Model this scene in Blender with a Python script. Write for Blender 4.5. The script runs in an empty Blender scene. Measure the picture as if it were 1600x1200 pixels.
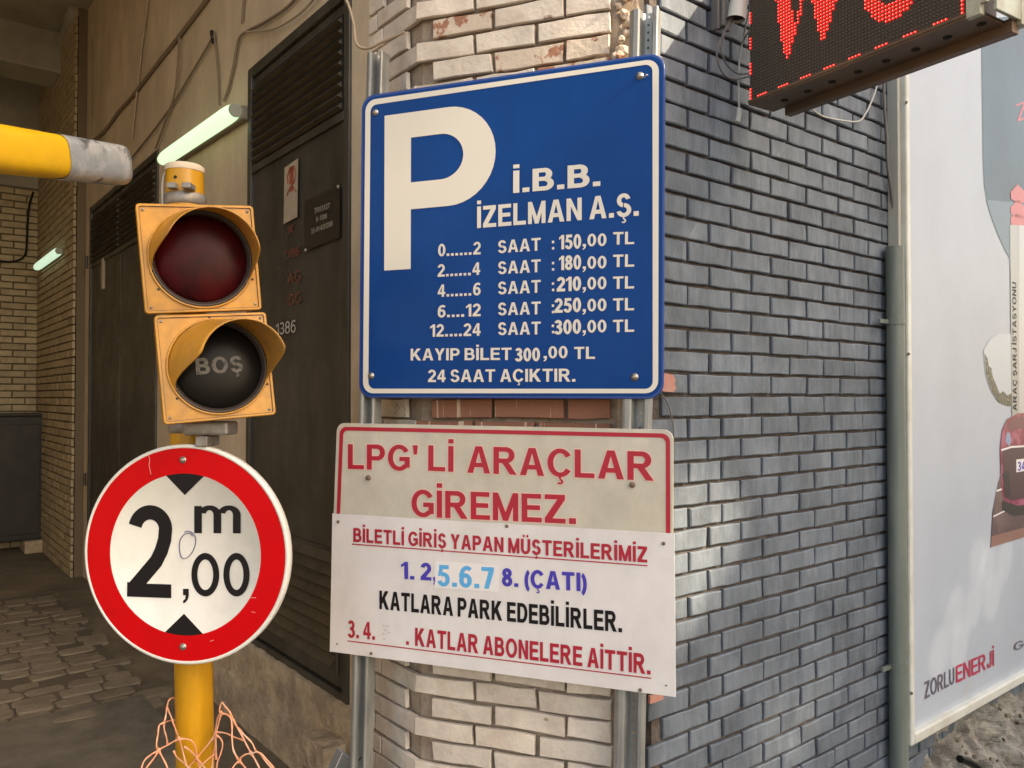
import bpy, bmesh, math, random
from mathutils import Vector, Matrix, noise as mnoise
random.seed(7)
C = bpy.context.scene.collection
# ---------------------------------------------------------------- camera, sky, sun
F = 1250.0; PITCH = math.radians(.96); CAMZ = 1.5
cam_d = bpy.data.cameras.new('camera'); cam = bpy.data.objects.new('camera', cam_d); C.objects.link(cam)
cam.location = (0, 0, CAMZ); cam.rotation_euler = (math.radians(90) + PITCH, 0, 0)
cam_d.sensor_width = 36; cam_d.lens = 36 * F / 1600; cam_d.clip_start = .05; cam_d.clip_end = 600
bpy.context.scene.camera = cam
SUN = Vector((.754, -.352, .553)).normalized()
w = bpy.data.worlds.new('World'); bpy.context.scene.world = w; w.use_nodes = True
nt = w.node_tree; bg = nt.nodes['Background']; sky = nt.nodes.new('ShaderNodeTexSky')
sky.sky_type = 'NISHITA'; sky.sun_disc = False
sky.sun_elevation = math.asin(SUN.z); sky.sun_rotation = math.atan2(SUN.x, SUN.y)
sky.dust_density = 3.0; sky.air_density = 1.0; sky.ozone_density = 1.0
nt.links.new(sky.outputs[0], bg.inputs[0]); bg.inputs[1].default_value = .15
sd = bpy.data.lights.new('sun', 'SUN'); sd.energy = 2.8; sd.angle = math.radians(.55); sd.color = (1, .93, .8)
so = bpy.data.objects.new('sun', sd); C.objects.link(so); so.rotation_euler = SUN.to_track_quat('Z', 'Y').to_euler(); so.location = SUN * 20
vs = bpy.context.scene.view_settings
vs.view_transform = 'Standard'; vs.look = 'None'; vs.gamma = 1; vs.use_curve_mapping = False; vs.exposure = 1.66
try:
    vs.use_white_balance = True; vs.white_balance_temperature = 8000; vs.white_balance_tint = 10
except Exception: pass

# ---------------------------------------------------------------- helpers
def ray(u, v):
    xc, yc = (u - 800) / F, -(v - 600) / F
    return Vector((xc, math.cos(PITCH) - yc * math.sin(PITCH), math.sin(PITCH) + yc * math.cos(PITCH)))
def at(u, v, y):                                   # point on a pixel's line of sight at a given distance
    r = ray(u, v); return Vector((0, 0, CAMZ)) + r * (y / r.y)
class Frame:                                       # upright local frame: x along the wall, y into it, z up
    def __init__(s, origin, xdir):
        s.o = Vector(origin); s.x = Vector((xdir[0], xdir[1], 0)).normalized()
        s.z = Vector((0, 0, 1)); s.y = s.z.cross(s.x)
    def hit(s, u, v, off=0):
        r = ray(u, v); c = Vector((0, 0, CAMZ)); o = s.o - s.y * off
        p = c + r * ((o - c).dot(s.y) / r.dot(s.y)) - s.o
        return p.dot(s.x), p.z
    def P(s, u, v, off=0):
        a, z = s.hit(u, v, off); return Vector((a, -off, z))
    def mat(s):
        return Matrix(((s.x.x, s.y.x, 0, s.o.x), (s.x.y, s.y.y, 0, s.o.y), (0, 0, 1, s.o.z), (0, 0, 0, 1)))
    def sub(s, a, y, z): return Frame(s.o + s.x * a + s.y * y + Vector((0, 0, z)), s.x)
    def subpx(s, u, v):
        a, z = s.hit(u, v); return s.sub(a, 0, z)
    def local(s, p):
        d = Vector(p) - s.o; return Vector((d.dot(s.x), d.dot(s.y), d.z))
def thing(name, label, cat, M=None, group=None):
    o = bpy.data.objects.new(name, None); C.objects.link(o); o.empty_display_size = .1
    if M is not None: o.matrix_world = M
    o['label'] = label; o['category'] = cat
    if group: o['group'] = group
    return o
def link(name, me, mat, parent=None, loc=None, kind=None, label=None, M=None):
    o = bpy.data.objects.new(name, me); C.objects.link(o)
    if mat is not None and not me.materials: me.materials.append(mat)
    if parent is not None: o.parent = parent
    if loc is not None: o.location = loc
    if M is not None: o.matrix_world = M
    if kind: o['kind'] = kind
    if label: o['label'] = label
    return o
def M_(verts, faces, smooth=False):
    me = bpy.data.meshes.new('m'); me.from_pydata([tuple(v) for v in verts], [], faces); me.update()
    if smooth:
        for p in me.polygons: p.use_smooth = True
    return me
class MB:
    def __init__(s): s.v = []; s.f = []; s.sm = []
    def add(s, vs_, fs, smooth=False):
        n = len(s.v); s.v += [Vector(v) for v in vs_]; s.f += [[i + n for i in f] for f in fs]; s.sm += [smooth] * len(fs)
    def box(s, x0, x1, y0, y1, z0, z1, bev=0, M=None):
        if bev <= 0:
            vv = [Vector((x, y, z)) for x in (x0, x1) for y in (y0, y1) for z in (z0, z1)]
            ff = [(0, 1, 3, 2), (4, 6, 7, 5), (0, 4, 5, 1), (2, 3, 7, 6), (0, 2, 6, 4), (1, 5, 7, 3)]
        else:
            bm = bmesh.new(); bmesh.ops.create_cube(bm, size=1)
            for q in bm.verts: q.co = Vector(((x0 + x1) / 2 + q.co.x * (x1 - x0), (y0 + y1) / 2 + q.co.y * (y1 - y0), (z0 + z1) / 2 + q.co.z * (z1 - z0)))
            bmesh.ops.bevel(bm, geom=bm.edges[:], offset=bev, segments=2, affect='EDGES', profile=.5)
            bm.verts.index_update(); vv = [q.co.copy() for q in bm.verts]; ff = [[q.index for q in f.verts] for f in bm.faces]; bm.free()
        if M is not None: vv = [M @ q for q in vv]
        s.add(vv, ff)
    def tube(s, pts, r, n=8, cap=True, radii=None):
        pts = [Vector(p) for p in pts]; vv = []; ff = []; prev = None
        for i, p in enumerate(pts):
            d = (pts[min(i + 1, len(pts) - 1)] - pts[max(i - 1, 0)]).normalized()
            if prev is None: a = d.orthogonal().normalized()
            else: a = (prev - d * prev.dot(d)).normalized()
            prev = a; b = d.cross(a); rr = radii[i] if radii else r
            for k in range(n):
                t = 2 * math.pi * k / n; vv.append(p + (a * math.cos(t) + b * math.sin(t)) * rr)
        for i in range(len(pts) - 1):
            for k in range(n): ff.append((i * n + k, i * n + (k + 1) % n, (i + 1) * n + (k + 1) % n, (i + 1) * n + k))
        s.add(vv, ff, True)
        if cap:
            m = len(pts) - 1; s.add([vv[k] for k in range(n)][::-1], [list(range(n))]); s.add([vv[m * n + k] for k in range(n)], [list(range(n))])
    def lathe(s, prof, n=32, M=None, smooth=True):      # prof: (r, y) around the local y axis
        vv = []; ff = []
        for r, y in prof:
            for k in range(n):
                t = 2 * math.pi * k / n; q = Vector((r * math.cos(t), y, r * math.sin(t))); vv.append(M @ q if M else q)
        for i in range(len(prof) - 1):
            for k in range(n): ff.append((i * n + k, (i + 1) * n + k, (i + 1) * n + (k + 1) % n, i * n + (k + 1) % n))
        s.add(vv, ff, smooth)
    def prism(s, poly, y0, y1):                          # poly of (x, z) extruded along y, y0 is the front
        n = len(poly); vv = [Vector((x, y0, z)) for x, z in poly] + [Vector((x, y1, z)) for x, z in poly]
        ff = [list(range(n)), list(range(2 * n - 1, n - 1, -1))] + [(i, i + n, (i + 1) % n + n, (i + 1) % n) for i in range(n)]
        s.add(vv, ff)
    def mesh(s, fix=True):
        me = bpy.data.meshes.new('m'); me.from_pydata([tuple(q) for q in s.v], [], s.f)
        for p, q in zip(me.polygons, s.sm): p.use_smooth = q
        if fix:
            bm = bmesh.new(); bm.from_mesh(me); bmesh.ops.recalc_face_normals(bm, faces=bm.faces[:]); bm.to_mesh(me); bm.free()
        me.update(); return me
    def build(s, name, mat, parent=None, **k): return link(name, s.mesh(), mat, parent, **k)
def smooth_line(pts, n=6):                              # Catmull-Rom
    pts = [Vector(p) for p in pts]
    if len(pts) < 3: return pts
    out = []; q = [pts[0] * 2 - pts[1]] + pts + [pts[-1] * 2 - pts[-2]]
    for i in range(1, len(q) - 2):
        for k in range(n):
            t = k / n; a, b, c, d = q[i - 1], q[i], q[i + 1], q[i + 2]
            out.append(.5 * ((2 * b) + (c - a) * t + (2 * a - 5 * b + 4 * c - d) * t * t + (3 * b - a - 3 * c + d) * t ** 3))
    out.append(pts[-1]); return out
def rrect(quad, r, n=6):                                # quad: 4 (x, z) corners TL TR BR BL -> rounded polygon
    out = []; q = [Vector(p) for p in quad]
    for i in range(4):
        p, a, b = q[i], q[i - 1], q[(i + 1) % 4]
        e1 = (a - p).normalized(); e2 = (b - p).normalized()
        for k in range(n + 1):
            t = k / n * math.pi / 2
            c = p + e1 * r + e2 * r; out.append(tuple(c - e1 * r * math.sin(t) - e2 * r * math.cos(t)))
    res = []
    for i in range(4): res += out[i * (n + 1):(i + 1) * (n + 1)][::-1] if False else out[i * (n + 1):(i + 1) * (n + 1)]
    # order each corner from the previous edge to the next
    fin = []
    for i in range(4):
        seg = out[i * (n + 1):(i + 1) * (n + 1)]
        a = Vector(q[i - 1])
        if (Vector(seg[0]) - a).length > (Vector(seg[-1]) - a).length: seg = seg[::-1]
        fin += seg
    return fin

# ---------------------------------------------------------------- materials
def srgb(h):
    f = lambda c: c / 12.92 if c <= .04045 else ((c + .055) / 1.055) ** 2.4
    return tuple(f(int(h[i:i + 2], 16) / 255) for i in (0, 2, 4))
WEAR = {'slate_painted_brick': (0.38, (4.0, 4.0, 3.0)), 'cream_painted_brick': (0.22, (5.0, 5.0, 4.0)), 'ochre_plaster': (0.25, (1.6, 1.6, 0.7)), 'rough_plaster': (0.35, (5.0, 5.0, 7.0)), 'olive_metal': (0.45, (4.0, 4.0, 1.0)), 'sign_blue': (0.12, (3.0, 3.0, 2.0)), 'aged_sign_white': (0.14, (6.0, 6.0, 4.0)), 'sign_white': (0.08, (5.0, 5.0, 3.0)), 'signal_yellow': (0.3, (9.0, 9.0, 7.0)), 'visor_yellow': (0.22, (9.0, 9.0, 7.0)), 'pole_yellow': (0.22, (9.0, 9.0, 3.0)), 'barrier_yellow': (0.16, (7.0, 7.0, 7.0)), 'dusty_concrete': (0.35, (2.0, 2.0, 2.0)), 'smooth_concrete': (0.35, (4.0, 4.0, 4.0))}
def mat(name, col, rough=.6, metal=0, col2=None, scale=5, lo=.45, hi=.65, bump=0, bscale=40, vary=0, stretch=(1, 1, 1),
        col3=None, scale3=20, lo3=.6, hi3=.7, coord='Object', emit=0, bdist=.002, spec=.5, coat=0, detail=6, rvary=0, stain=0, sscale=(2.5, 2.5, 1.1)):
    if name in WEAR: stain, sscale = WEAR[name]
    m = bpy.data.materials.new(name); m.use_nodes = True; N = m.node_tree.nodes; L = m.node_tree.links
    b = N['Principled BSDF']; tc = N.new('ShaderNodeTexCoord'); mp = N.new('ShaderNodeMapping'); L.new(tc.outputs[coord], mp.inputs[0])
    mp.inputs['Scale'].default_value = stretch
    oi = N.new('ShaderNodeObjectInfo')
    if vary:
        ml = N.new('ShaderNodeMath'); ml.operation = 'MULTIPLY'; ml.inputs[1].default_value = 37
        L.new(oi.outputs['Random'], ml.inputs[0]); L.new(ml.outputs[0], mp.inputs['Location'])
    def nz(sc, det=detail):
        n = N.new('ShaderNodeTexNoise'); n.inputs['Scale'].default_value = sc; n.inputs['Detail'].default_value = det; n.inputs['Roughness'].default_value = .62
        L.new(mp.outputs[0], n.inputs['Vector']); return n.outputs[0]
    def ramp(o, a, c):
        r = N.new('ShaderNodeMapRange'); r.inputs[1].default_value = a; r.inputs[2].default_value = c; L.new(o, r.inputs[0]); return r.outputs[0]
    def mix(f, a, c):
        x = N.new('ShaderNodeMix'); x.data_type = 'RGBA'
        if isinstance(f, (int, float)): x.inputs[0].default_value = f
        else: L.new(f, x.inputs[0])
        for i, q in ((6, a), (7, c)):
            if isinstance(q, tuple): x.inputs[i].default_value = (*q[:3], 1)
            else: L.new(q, x.inputs[i])
        return x.outputs[2]
    c = tuple(col)
    if col2: c = mix(ramp(nz(scale), lo, hi), c, tuple(col2))
    if col3: c = mix(ramp(nz(scale3), lo3, hi3), c, tuple(col3))
    if vary:
        h = N.new('ShaderNodeHueSaturation'); r = N.new('ShaderNodeMapRange'); r.inputs[3].default_value = 1 - vary; r.inputs[4].default_value = 1 + vary
        L.new(oi.outputs['Random'], r.inputs[0]); L.new(r.outputs[0], h.inputs['Value'])
        if isinstance(c, tuple): h.inputs['Color'].default_value = (*c, 1)
        else: L.new(c, h.inputs['Color'])
        c = h.outputs[0]
    if stain:                                        # weathering that runs across pieces, fixed to the place
        g = N.new('ShaderNodeNewGeometry'); m3 = N.new('ShaderNodeMapping'); m3.inputs['Scale'].default_value = sscale; L.new(g.outputs['Position'], m3.inputs[0])
        n3 = N.new('ShaderNodeTexNoise'); n3.inputs['Scale'].default_value = 1.6; n3.inputs['Detail'].default_value = 9; n3.inputs['Roughness'].default_value = .68; L.new(m3.outputs[0], n3.inputs['Vector'])
        r3 = N.new('ShaderNodeMapRange'); r3.inputs[1].default_value = .32; r3.inputs[2].default_value = .68; r3.inputs[3].default_value = 1 - stain; r3.inputs[4].default_value = 1 + stain * .45; L.new(n3.outputs[0], r3.inputs[0])
        h3 = N.new('ShaderNodeHueSaturation'); L.new(r3.outputs[0], h3.inputs['Value'])
        if isinstance(c, tuple): h3.inputs['Color'].default_value = (*c, 1)
        else: L.new(c, h3.inputs['Color'])
        c = h3.outputs[0]
    if isinstance(c, tuple): b.inputs['Base Color'].default_value = (*c, 1)
    else: L.new(c, b.inputs['Base Color'])
    b.inputs['Roughness'].default_value = rough; b.inputs['Metallic'].default_value = metal; b.inputs['Specular IOR Level'].default_value = spec
    b.inputs['Coat Weight'].default_value = coat
    if rvary:
        r = N.new('ShaderNodeMapRange'); r.inputs[1].default_value = .3; r.inputs[2].default_value = .7; r.inputs[3].default_value = max(0, rough - rvary); r.inputs[4].default_value = rough + rvary
        L.new(nz(scale * 2.3), r.inputs[0]); L.new(r.outputs[0], b.inputs['Roughness'])
    if bump:
        bp = N.new('ShaderNodeBump'); bp.inputs['Strength'].default_value = bump; bp.inputs['Distance'].default_value = bdist
        L.new(nz(bscale, 8), bp.inputs['Height']); L.new(bp.outputs[0], b.inputs['Normal'])
    if emit:
        b.inputs['Emission Strength'].default_value = emit
        if isinstance(c, tuple): b.inputs['Emission Color'].default_value = (*c, 1)
        else: L.new(c, b.inputs['Emission Color'])
    return m
m_dark = mat('slate_painted_brick', (.140, .166, .198), .55, col2=(.205, .230, .262), scale=4, stretch=(9, 9, 1.1), lo=.38, hi=.75, spec=.3, bump=.8, bscale=38, vary=.10,
             col3=(.42, .42, .40), scale3=9, lo3=.67, hi3=.80, rvary=.12, bdist=.004)
m_dmortar = mat('dark_joint', (.085, .066, .056), .95, col2=(.14, .115, .10), scale=25, bump=1, bscale=70, bdist=.006)
m_cream = mat('cream_painted_brick', (.78, .68, .575), .7, col2=(.66, .55, .45), scale=10, bump=1, bscale=70, vary=.09,
              col3=(.30, .20, .13), scale3=7, lo3=.67, hi3=.70, bdist=.003)
m_worn = mat('worn_cream_brick', (.64, .52, .41), .7, col2=(.38, .17, .10), scale=9, lo=.53, hi=.56, bump=.9, bscale=45, vary=.07, bdist=.004)
m_cmortar = mat('sandy_joint', (.37, .29, .22), .95, col2=(.27, .2, .15), scale=20, bump=1, bscale=60, bdist=.006)
m_drip = mat('red_brick_with_drips', (.33, .14, .09), .75, col2=(.66, .5, .38), scale=4.0, stretch=(9, 1, .25), lo=.60, hi=.63, bump=.6, vary=.1,
             col3=(.7, .6, .46), scale3=26, lo3=.66, hi3=.68)
m_inner = mat('passage_brick', (.44, .345, .215), .7, col2=(.35, .265, .16), scale=8, bump=.6, bscale=40, vary=.1)
m_imortar = mat('passage_joint', (.17, .125, .08), .95, bump=.5)
m_plaster = mat('ochre_plaster', (.60, .49, .355), .85, col2=(.49, .395, .28), scale=1.6, lo=.4, hi=.7, bump=.55, bscale=14, bdist=.008, col3=(.4, .31, .22), scale3=9, lo3=.64, hi3=.75)
m_base = mat('rough_plaster', (.54, .42, .29), .95, col2=(.36, .28, .20), scale=6, bump=1, bscale=26, bdist=.015, col3=(.22, .17, .12), scale3=14, lo3=.62, hi3=.72)
m_ceil = mat('concrete_ceiling', (.36, .33, .27), .9, col2=(.27, .24, .19), scale=2, bump=.5, bscale=20, bdist=.006)
m_door = mat('olive_metal', (.060, .054, .043), .45, metal=.15, col2=(.088, .080, .064), scale=2.2, lo=.4, hi=.7, bump=.15, bscale=9, bdist=.004, rvary=.12)
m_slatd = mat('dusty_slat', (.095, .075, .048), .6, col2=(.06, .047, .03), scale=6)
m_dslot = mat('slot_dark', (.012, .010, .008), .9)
m_white = mat('white_print', (.74, .69, .60), .4, spec=.3)
m_whiter = mat('disc_white', (.82, .80, .74), .35, col2=(.74, .72, .66), scale=6)
m_blue = mat('sign_blue', (.001, .050, .225), .25, col2=(.0015, .054, .24), scale=3, spec=.14, bump=.04, bscale=2.5, bdist=.01)
m_bluerim = mat('sign_rim_blue', (.02, .06, .26), .35)
m_red = mat('sign_red', (.62, .0015, .006), .4, col2=(.57, .002, .006), scale=8, spec=.15)
m_black = mat('print_black', (.014, .012, .013), .5, spec=.15)
m_crim = mat('print_crimson', (.46, .012, .035), .45, col2=(.42, .02, .04), scale=10)
m_halo = mat('print_pink_edge', (.80, .52, .45), .45)
m_lpg = mat('aged_sign_white', (.60, .55, .46), .45, col2=(.54, .49, .39), scale=3, col3=(.45, .37, .25), scale3=11, lo3=.7, hi3=.82)
m_low = mat('sign_white', (.78, .735, .72), .40, col2=(.73, .68, .66), scale=5, col3=(.6, .54, .47), scale3=7, lo3=.72, hi3=.9, bump=.04, bscale=3, bdist=.01)
m_indigo = mat('print_indigo', (.055, .04, .42), .45)
m_sky = mat('print_sky_blue', (.08, .42, .78), .45)
m_film = mat('sticker_white', (.84, .79, .78), .3)
m_faint = mat('print_faint', (.62, .57, .55), .5)
m_galv = mat('galvanised_steel', (.36, .36, .34), .45, metal=.35, col2=(.25, .25, .24), scale=8, stretch=(2, 2, .6), col3=(.24, .18, .13), scale3=16, lo3=.68, hi3=.78, rvary=.12, bump=.2)
m_bolt = mat('bolt_steel', (.42, .40, .36), .4, metal=.8)
m_rust = mat('rusty_bolt', (.20, .13, .09), .7, metal=.3)
m_yel = mat('signal_yellow', (.58, .265, .028), .42, col2=(.47, .215, .035), scale=5, lo=.45, hi=.8, col3=(.45, .27, .12), scale3=16, lo3=.66, hi3=.85, bump=.1, bscale=20, rvary=.1)
m_visor = mat('visor_yellow', (.56, .26, .035), .4, col2=(.50, .25, .07), scale=7, bump=.1, bscale=10, rvary=.1)
m_seal = mat('dark_gasket', (.05, .035, .03), .5)
m_lensr = mat('red_lens', (.055, .0025, .004), .32, col2=(.022, .002, .003), scale=9, spec=.12, bump=.4, bscale=160, bdist=.001)
m_lensb = mat('black_lens', (.008, .007, .006), .3, spec=.12)
m_bos = mat('faded_lens_print', (.115, .10, .085), .5, col2=(.03, .025, .02), scale=70, lo=.48, hi=.6)
m_pole = mat('pole_yellow', (.62, .30, .012), .34, col2=(.53, .25, .012), scale=4, stretch=(1, 1, .4), bump=.12, bscale=12, col3=(.62, .4, .15), scale3=9, lo3=.66, hi3=.8)
m_dust = mat('dusty_cap', (.58, .48, .36), .9, bump=.5)
m_clamp = mat('clamp_metal', (.33, .31, .29), .5, metal=.5, col2=(.22, .19, .16), scale=20)
m_arm = mat('barrier_yellow', (.72, .40, .008), .42, col2=(.64, .34, .012), scale=6)
m_tape = mat('duct_tape', (.34, .36, .37), .33, metal=.35, col2=(.5, .5, .49), scale=14, lo=.42, hi=.58, col3=(.10, .10, .10), scale3=22, lo3=.56, hi3=.66, bump=.7, bscale=30, bdist=.006)
m_lamp = mat('lit_tube_cover', (.58, .90, .68), .3, emit=.36)
m_lamp2 = mat('lit_tube_cover_far', (.55, .84, .74), .3, emit=.30)
m_lampb = mat('lamp_housing', (.22, .18, .13), .7)
m_cable = mat('old_cable', (.20, .145, .10), .7)
m_cable2 = mat('plaster_coloured_cable', (.36, .28, .20), .8)
m_wirew = mat('pale_wire', (.48, .46, .42), .6)
m_wired = mat('grey_wire', (.13, .12, .11), .6)
m_pipe = mat('grey_green_drainpipe', (.15, .17, .145), .5, col2=(.20, .215, .19), scale=5, stretch=(3, 3, .4), bump=.15)
m_alu = mat('frame_white_metal', (.66, .65, .58), .4, col2=(.56, .53, .45), scale=6)
m_poster = mat('poster_white', (.46, .50, .56), .4, col2=(.42, .455, .51), spec=.3, scale=1.5, bump=.12, bscale=2.2, bdist=.02, col3=(.5, .48, .44), scale3=3, lo3=.62, hi3=.9)
m_led = mat('led_face', (.060, .044, .032), .7, bump=.5, bscale=90)
m_ledoff = mat('led_off', (.10, .075, .055), .5)
m_ledon = mat('led_on', (.85, .008, .006), .3, emit=.42)
m_ledcore = mat('led_core', (1, .30, .26), .3, emit=.75)
m_ledbox = mat('led_housing', (.15, .10, .07), .5, metal=.4, col2=(.22, .13, .08), scale=5, stretch=(1, 1, 3), bump=.1)
m_ledend = mat('led_end_trim', (.58, .60, .50), .45, metal=.3, col2=(.4, .37, .28), scale=12)
m_floor = mat('dusty_concrete', (.20, .16, .105), .95, col2=(.14, .11, .07), scale=1.5, lo=.4, hi=.65, bump=.8, bscale=12, bdist=.01, col3=(.25, .21, .145), scale3=5, lo3=.55, hi3=.75)
m_patch = mat('smooth_concrete', (.19, .165, .125), .8, col2=(.135, .115, .085), scale=2.2, bump=.5, bscale=18, bdist=.006)
m_stone = mat('cobble', (.23, .185, .13), .9, col2=(.18, .14, .095), scale=9, bump=.8, bscale=40, vary=.12, bdist=.004)
m_cobbed = mat('cobble_bed', (.12, .095, .065), .95, bump=.8, bscale=30)
m_cab = mat('cabinet_dark', (.022, .019, .015), .55, col2=(.035, .03, .022), scale=4)
m_net = mat('orange_net', (.85, .36, .20), .5, col2=(.85, .52, .36), scale=14)
m_rub = mat('crumbled_render', (.33, .30, .25), .95, col2=(.16, .14, .115), scale=11, lo=.42, hi=.62, bump=1, bscale=35, bdist=.02, col3=(.52, .44, .34), scale3=7, lo3=.58, hi3=.72)
m_redp = mat('red_patch', (.42, .23, .19), .8, col2=(.5, .17, .12), scale=30)
m_street = mat('asphalt', (.07, .068, .062), .95, bump=.5, col2=(.10, .095, .085), scale=3)
m_blocker = mat('sun_blocker_ochre', (.5, .44, .36), .9)  # plain tone of the added, unseen sun blocker

# ---------------------------------------------------------------- plan of the place
D1 = (.9386, -.3452); D2 = (.7843, .6204); D3 = (.6247, -.7809)
P1 = Frame((0, 2.5, 0), D1)                              # brick pillar front
K = Vector((.392, 2.356, 0)); W2 = Frame(K, D2)           # slate brick wall
CC = Vector((-.303, 2.611, 0)); W3 = Frame(CC, D3)        # passage wall, a runs from negative (deep) to 0
aC = P1.local(CC).x; aK = P1.local(K).x
COURSE = .0685
# ---- ground
def sheet(name, x0, x1, y0, y1, z, m, sub=1, amp=0, fr=None, kind='structure'):
    vv = []; ff = []
    nx = ny = sub
    for j in range(ny + 1):
        for i in range(nx + 1):
            x = x0 + (x1 - x0) * i / nx; y = y0 + (y1 - y0) * j / ny
            vv.append((x, y, z + (amp * mnoise.noise(Vector((x * 1.3, y * 1.3, 1))) if amp else 0)))
    for j in range(ny):
        for i in range(nx): a = j * (nx + 1) + i; ff.append((a, a + 1, a + nx + 2, a + nx + 1))
    return link(name, M_(vv, ff, True), m, kind=kind, M=fr.mat() if fr else None)
sheet('ground', -60, 60, -60, 60, -.30, m_street)
sheet('passage_floor', -9.5, .02, -.95, 8.0, 0, m_floor, 60, .012, Frame(CC, D3).sub(0, 0, 0) if False else Frame(CC, (D3[1] * -1, D3[0])) if False else None) if False else None
FL = Frame(CC, D3)                                       # floor in the wall's own frame: a along the wall, y across (negative = into the passage)
def flsheet(name, a0, a1, y0, y1, z, m, nx, ny, amp):
    vv = []; ff = []
    for j in range(ny + 1):
        for i in range(nx + 1):
            x = a0 + (a1 - a0) * i / nx; y = y0 + (y1 - y0) * j / ny
            vv.append((x, y, z + amp * mnoise.noise(Vector((x * 1.5, y * 1.5, 1)))))
    for j in range(ny):
        for i in range(nx): a = j * (nx + 1) + i; ff.append((a, a + 1, a + nx + 2, a + nx + 1))
    return link(name, M_(vv, ff, True), m, kind='structure', M=FL.mat())
flsheet('passage_floor', -8.0, 2.2, -7, 1.0, 0, m_floor, 90, 60, .02)
flsheet('concrete_patch', -2.05, 1.5, -3.2, -.33, .026, m_patch, 40, 30, .010)
pave = flsheet('cobble_paving', -4.75, -1.95, -3.6, -.30, .012, m_cobbed, 40, 40, .012)
stone_meshes = []
def stone_mesh(L, Wd, seed):
    r = random.Random(seed); n = 12; vv = []; ff = []; jt = [1 + r.uniform(-.05, .05) for _ in range(n)]
    def ring(k, z, j):
        for i in range(n):
            t = 2 * math.pi * (i + .5) / n; c, s_ = math.cos(t), math.sin(t)
            x = math.copysign(abs(c) ** .45, c); y = math.copysign(abs(s_) ** .45, s_)
            vv.append((x * L / 2 * k * jt[i], y * Wd / 2 * k * jt[(i + 3) % n], z + r.uniform(-.0015, .0015)))
    ring(1, -.02, 0); ring(1, .002, 0); ring(.88, .006, 0)
    for b in (0, 1):
        for i in range(n): ff.append((b * n + i, b * n + (i + 1) % n, (b + 1) * n + (i + 1) % n, (b + 1) * n + i))
    ff.append([2 * n + i for i in range(n)])
    return M_(vv, ff, False)
for i in range(14):
    me = stone_mesh(.20, .135, i); me.materials.append(m_stone); stone_meshes.append(me)
stones = []
rr = random.Random(3); a = -4.7
while a < -2.0:
    y = -3.5 + rr.uniform(0, .1)
    while y < -.36:
        L = rr.uniform(.12, .20)
        stones.append((a + .07, y + L / 2, L, rr.uniform(.78, .88))); y += L + .006
    a += .122
stones.sort(key=lambda q: -q[0])
tail = MB()
for i, (a, y, L, k) in enumerate(stones):
    me = stone_meshes[i % 14]; z = .012 + rr.uniform(-.006, .008) + .012 * mnoise.noise(Vector((a * 1.5, y * 1.5, 1)))
    if rr.random() < .03: continue
    Mx = Matrix.Translation((a, y, z)) @ Matrix.Rotation(math.pi / 2 + rr.uniform(-.08, .08), 4, 'Z') @ Matrix.Rotation(rr.uniform(-.05, .05), 4, 'X') @ Matrix.Diagonal((L / .20, k, 1, 1))
    if i < 296:
        o = link('stone', me, None, pave); o.matrix_local = Mx
    else: tail.add([Mx @ q.co for q in me.vertices], [list(p.vertices) for p in me.polygons])
if tail.v: tail.build('stone', m_stone, pave, kind='stuff')

# ---- bricks
_bc = {}
def brick_mesh(L, H, D, m, var, rough=1.0):
    key = (round(L, 3), round(H, 3), round(D, 3), m.name, var)
    if key in _bc: return _bc[key]
    r = random.Random(hash((round(L, 3), var)) & 0xffff); vv = []; ff = []
    bv = .0018 if m in (m_cream, m_worn, m_drip) else .0032
    per = [(-.5, -.5), (-.17, -.5), (.17, -.5), (.5, -.5), (.5, .5), (.17, .5), (-.17, .5), (-.5, .5)]
    jit = [(r.uniform(-1, 1) * .0018 * rough, r.uniform(-1, 1) * .0016 * rough) for _ in per]
    if r.random() < .25 * rough: jit[r.choice((0, 3, 4, 7))] = (0, 0)
    def ring(y, inset, jy=0):
        for (px_, pz), (jx, jz) in zip(per, jit):
            x = px_ * L - math.copysign(inset, px_) * (abs(px_) > .4); z = pz * H - math.copysign(inset, pz)
            vv.append((x + jx * (1 if abs(px_) > .4 else 2), y + r.uniform(-1, 1) * jy, z + jz))
    ring(0, 0); ring(-D + bv, 0, .0004); ring(-D, bv * 1.1, .0006 * rough)
    for b in (0, 1):
        for i in range(8): ff.append((b * 8 + i, b * 8 + (i + 1) % 8, b * 8 + 8 + (i + 1) % 8, b * 8 + 8 + i))
    ff.append([16 + i for i in range(8)])
    me = M_(vv, ff); me.materials.append(m); _bc[key] = me; return me
def lay(wall, bricks, D, y0=.004, limit=298, rough=1.0):
    # bricks: (a_start, a_end, z0, z1, material, showing?)
    n = 0; st = {}
    for b in sorted(bricks, key=lambda q: not q[5]):
        a0, a1, z0, z1, m, vis = b
        L = round((a1 - a0) / .004) * .004; H = z1 - z0; me = brick_mesh(L, H, D, m, random.randrange(5), rough)
        loc = Vector(((a0 + a1) / 2, y0 + random.uniform(-.0016, .0016) * rough, (z0 + z1) / 2)); n += 1
        rot = Matrix.Rotation(random.uniform(-.006, .006) * rough, 4, 'Y') @ Matrix.Rotation(random.uniform(-.012, .012) * rough, 4, 'Z') @ Matrix.Rotation(random.uniform(-.02, .02) * rough, 4, 'X')
        Mx = Matrix.Translation(loc) @ rot
        if vis and n <= limit:
            o = link('brick', me, None, wall); o.matrix_local = Mx
        else:
            st.setdefault(m.name, (m, MB()))[1].add([Mx @ q.co for q in me.vertices], [list(p.vertices) for p in me.polygons])
    for m, mb in st.values(): mb.build('brick', m, wall, kind='stuff')
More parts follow.
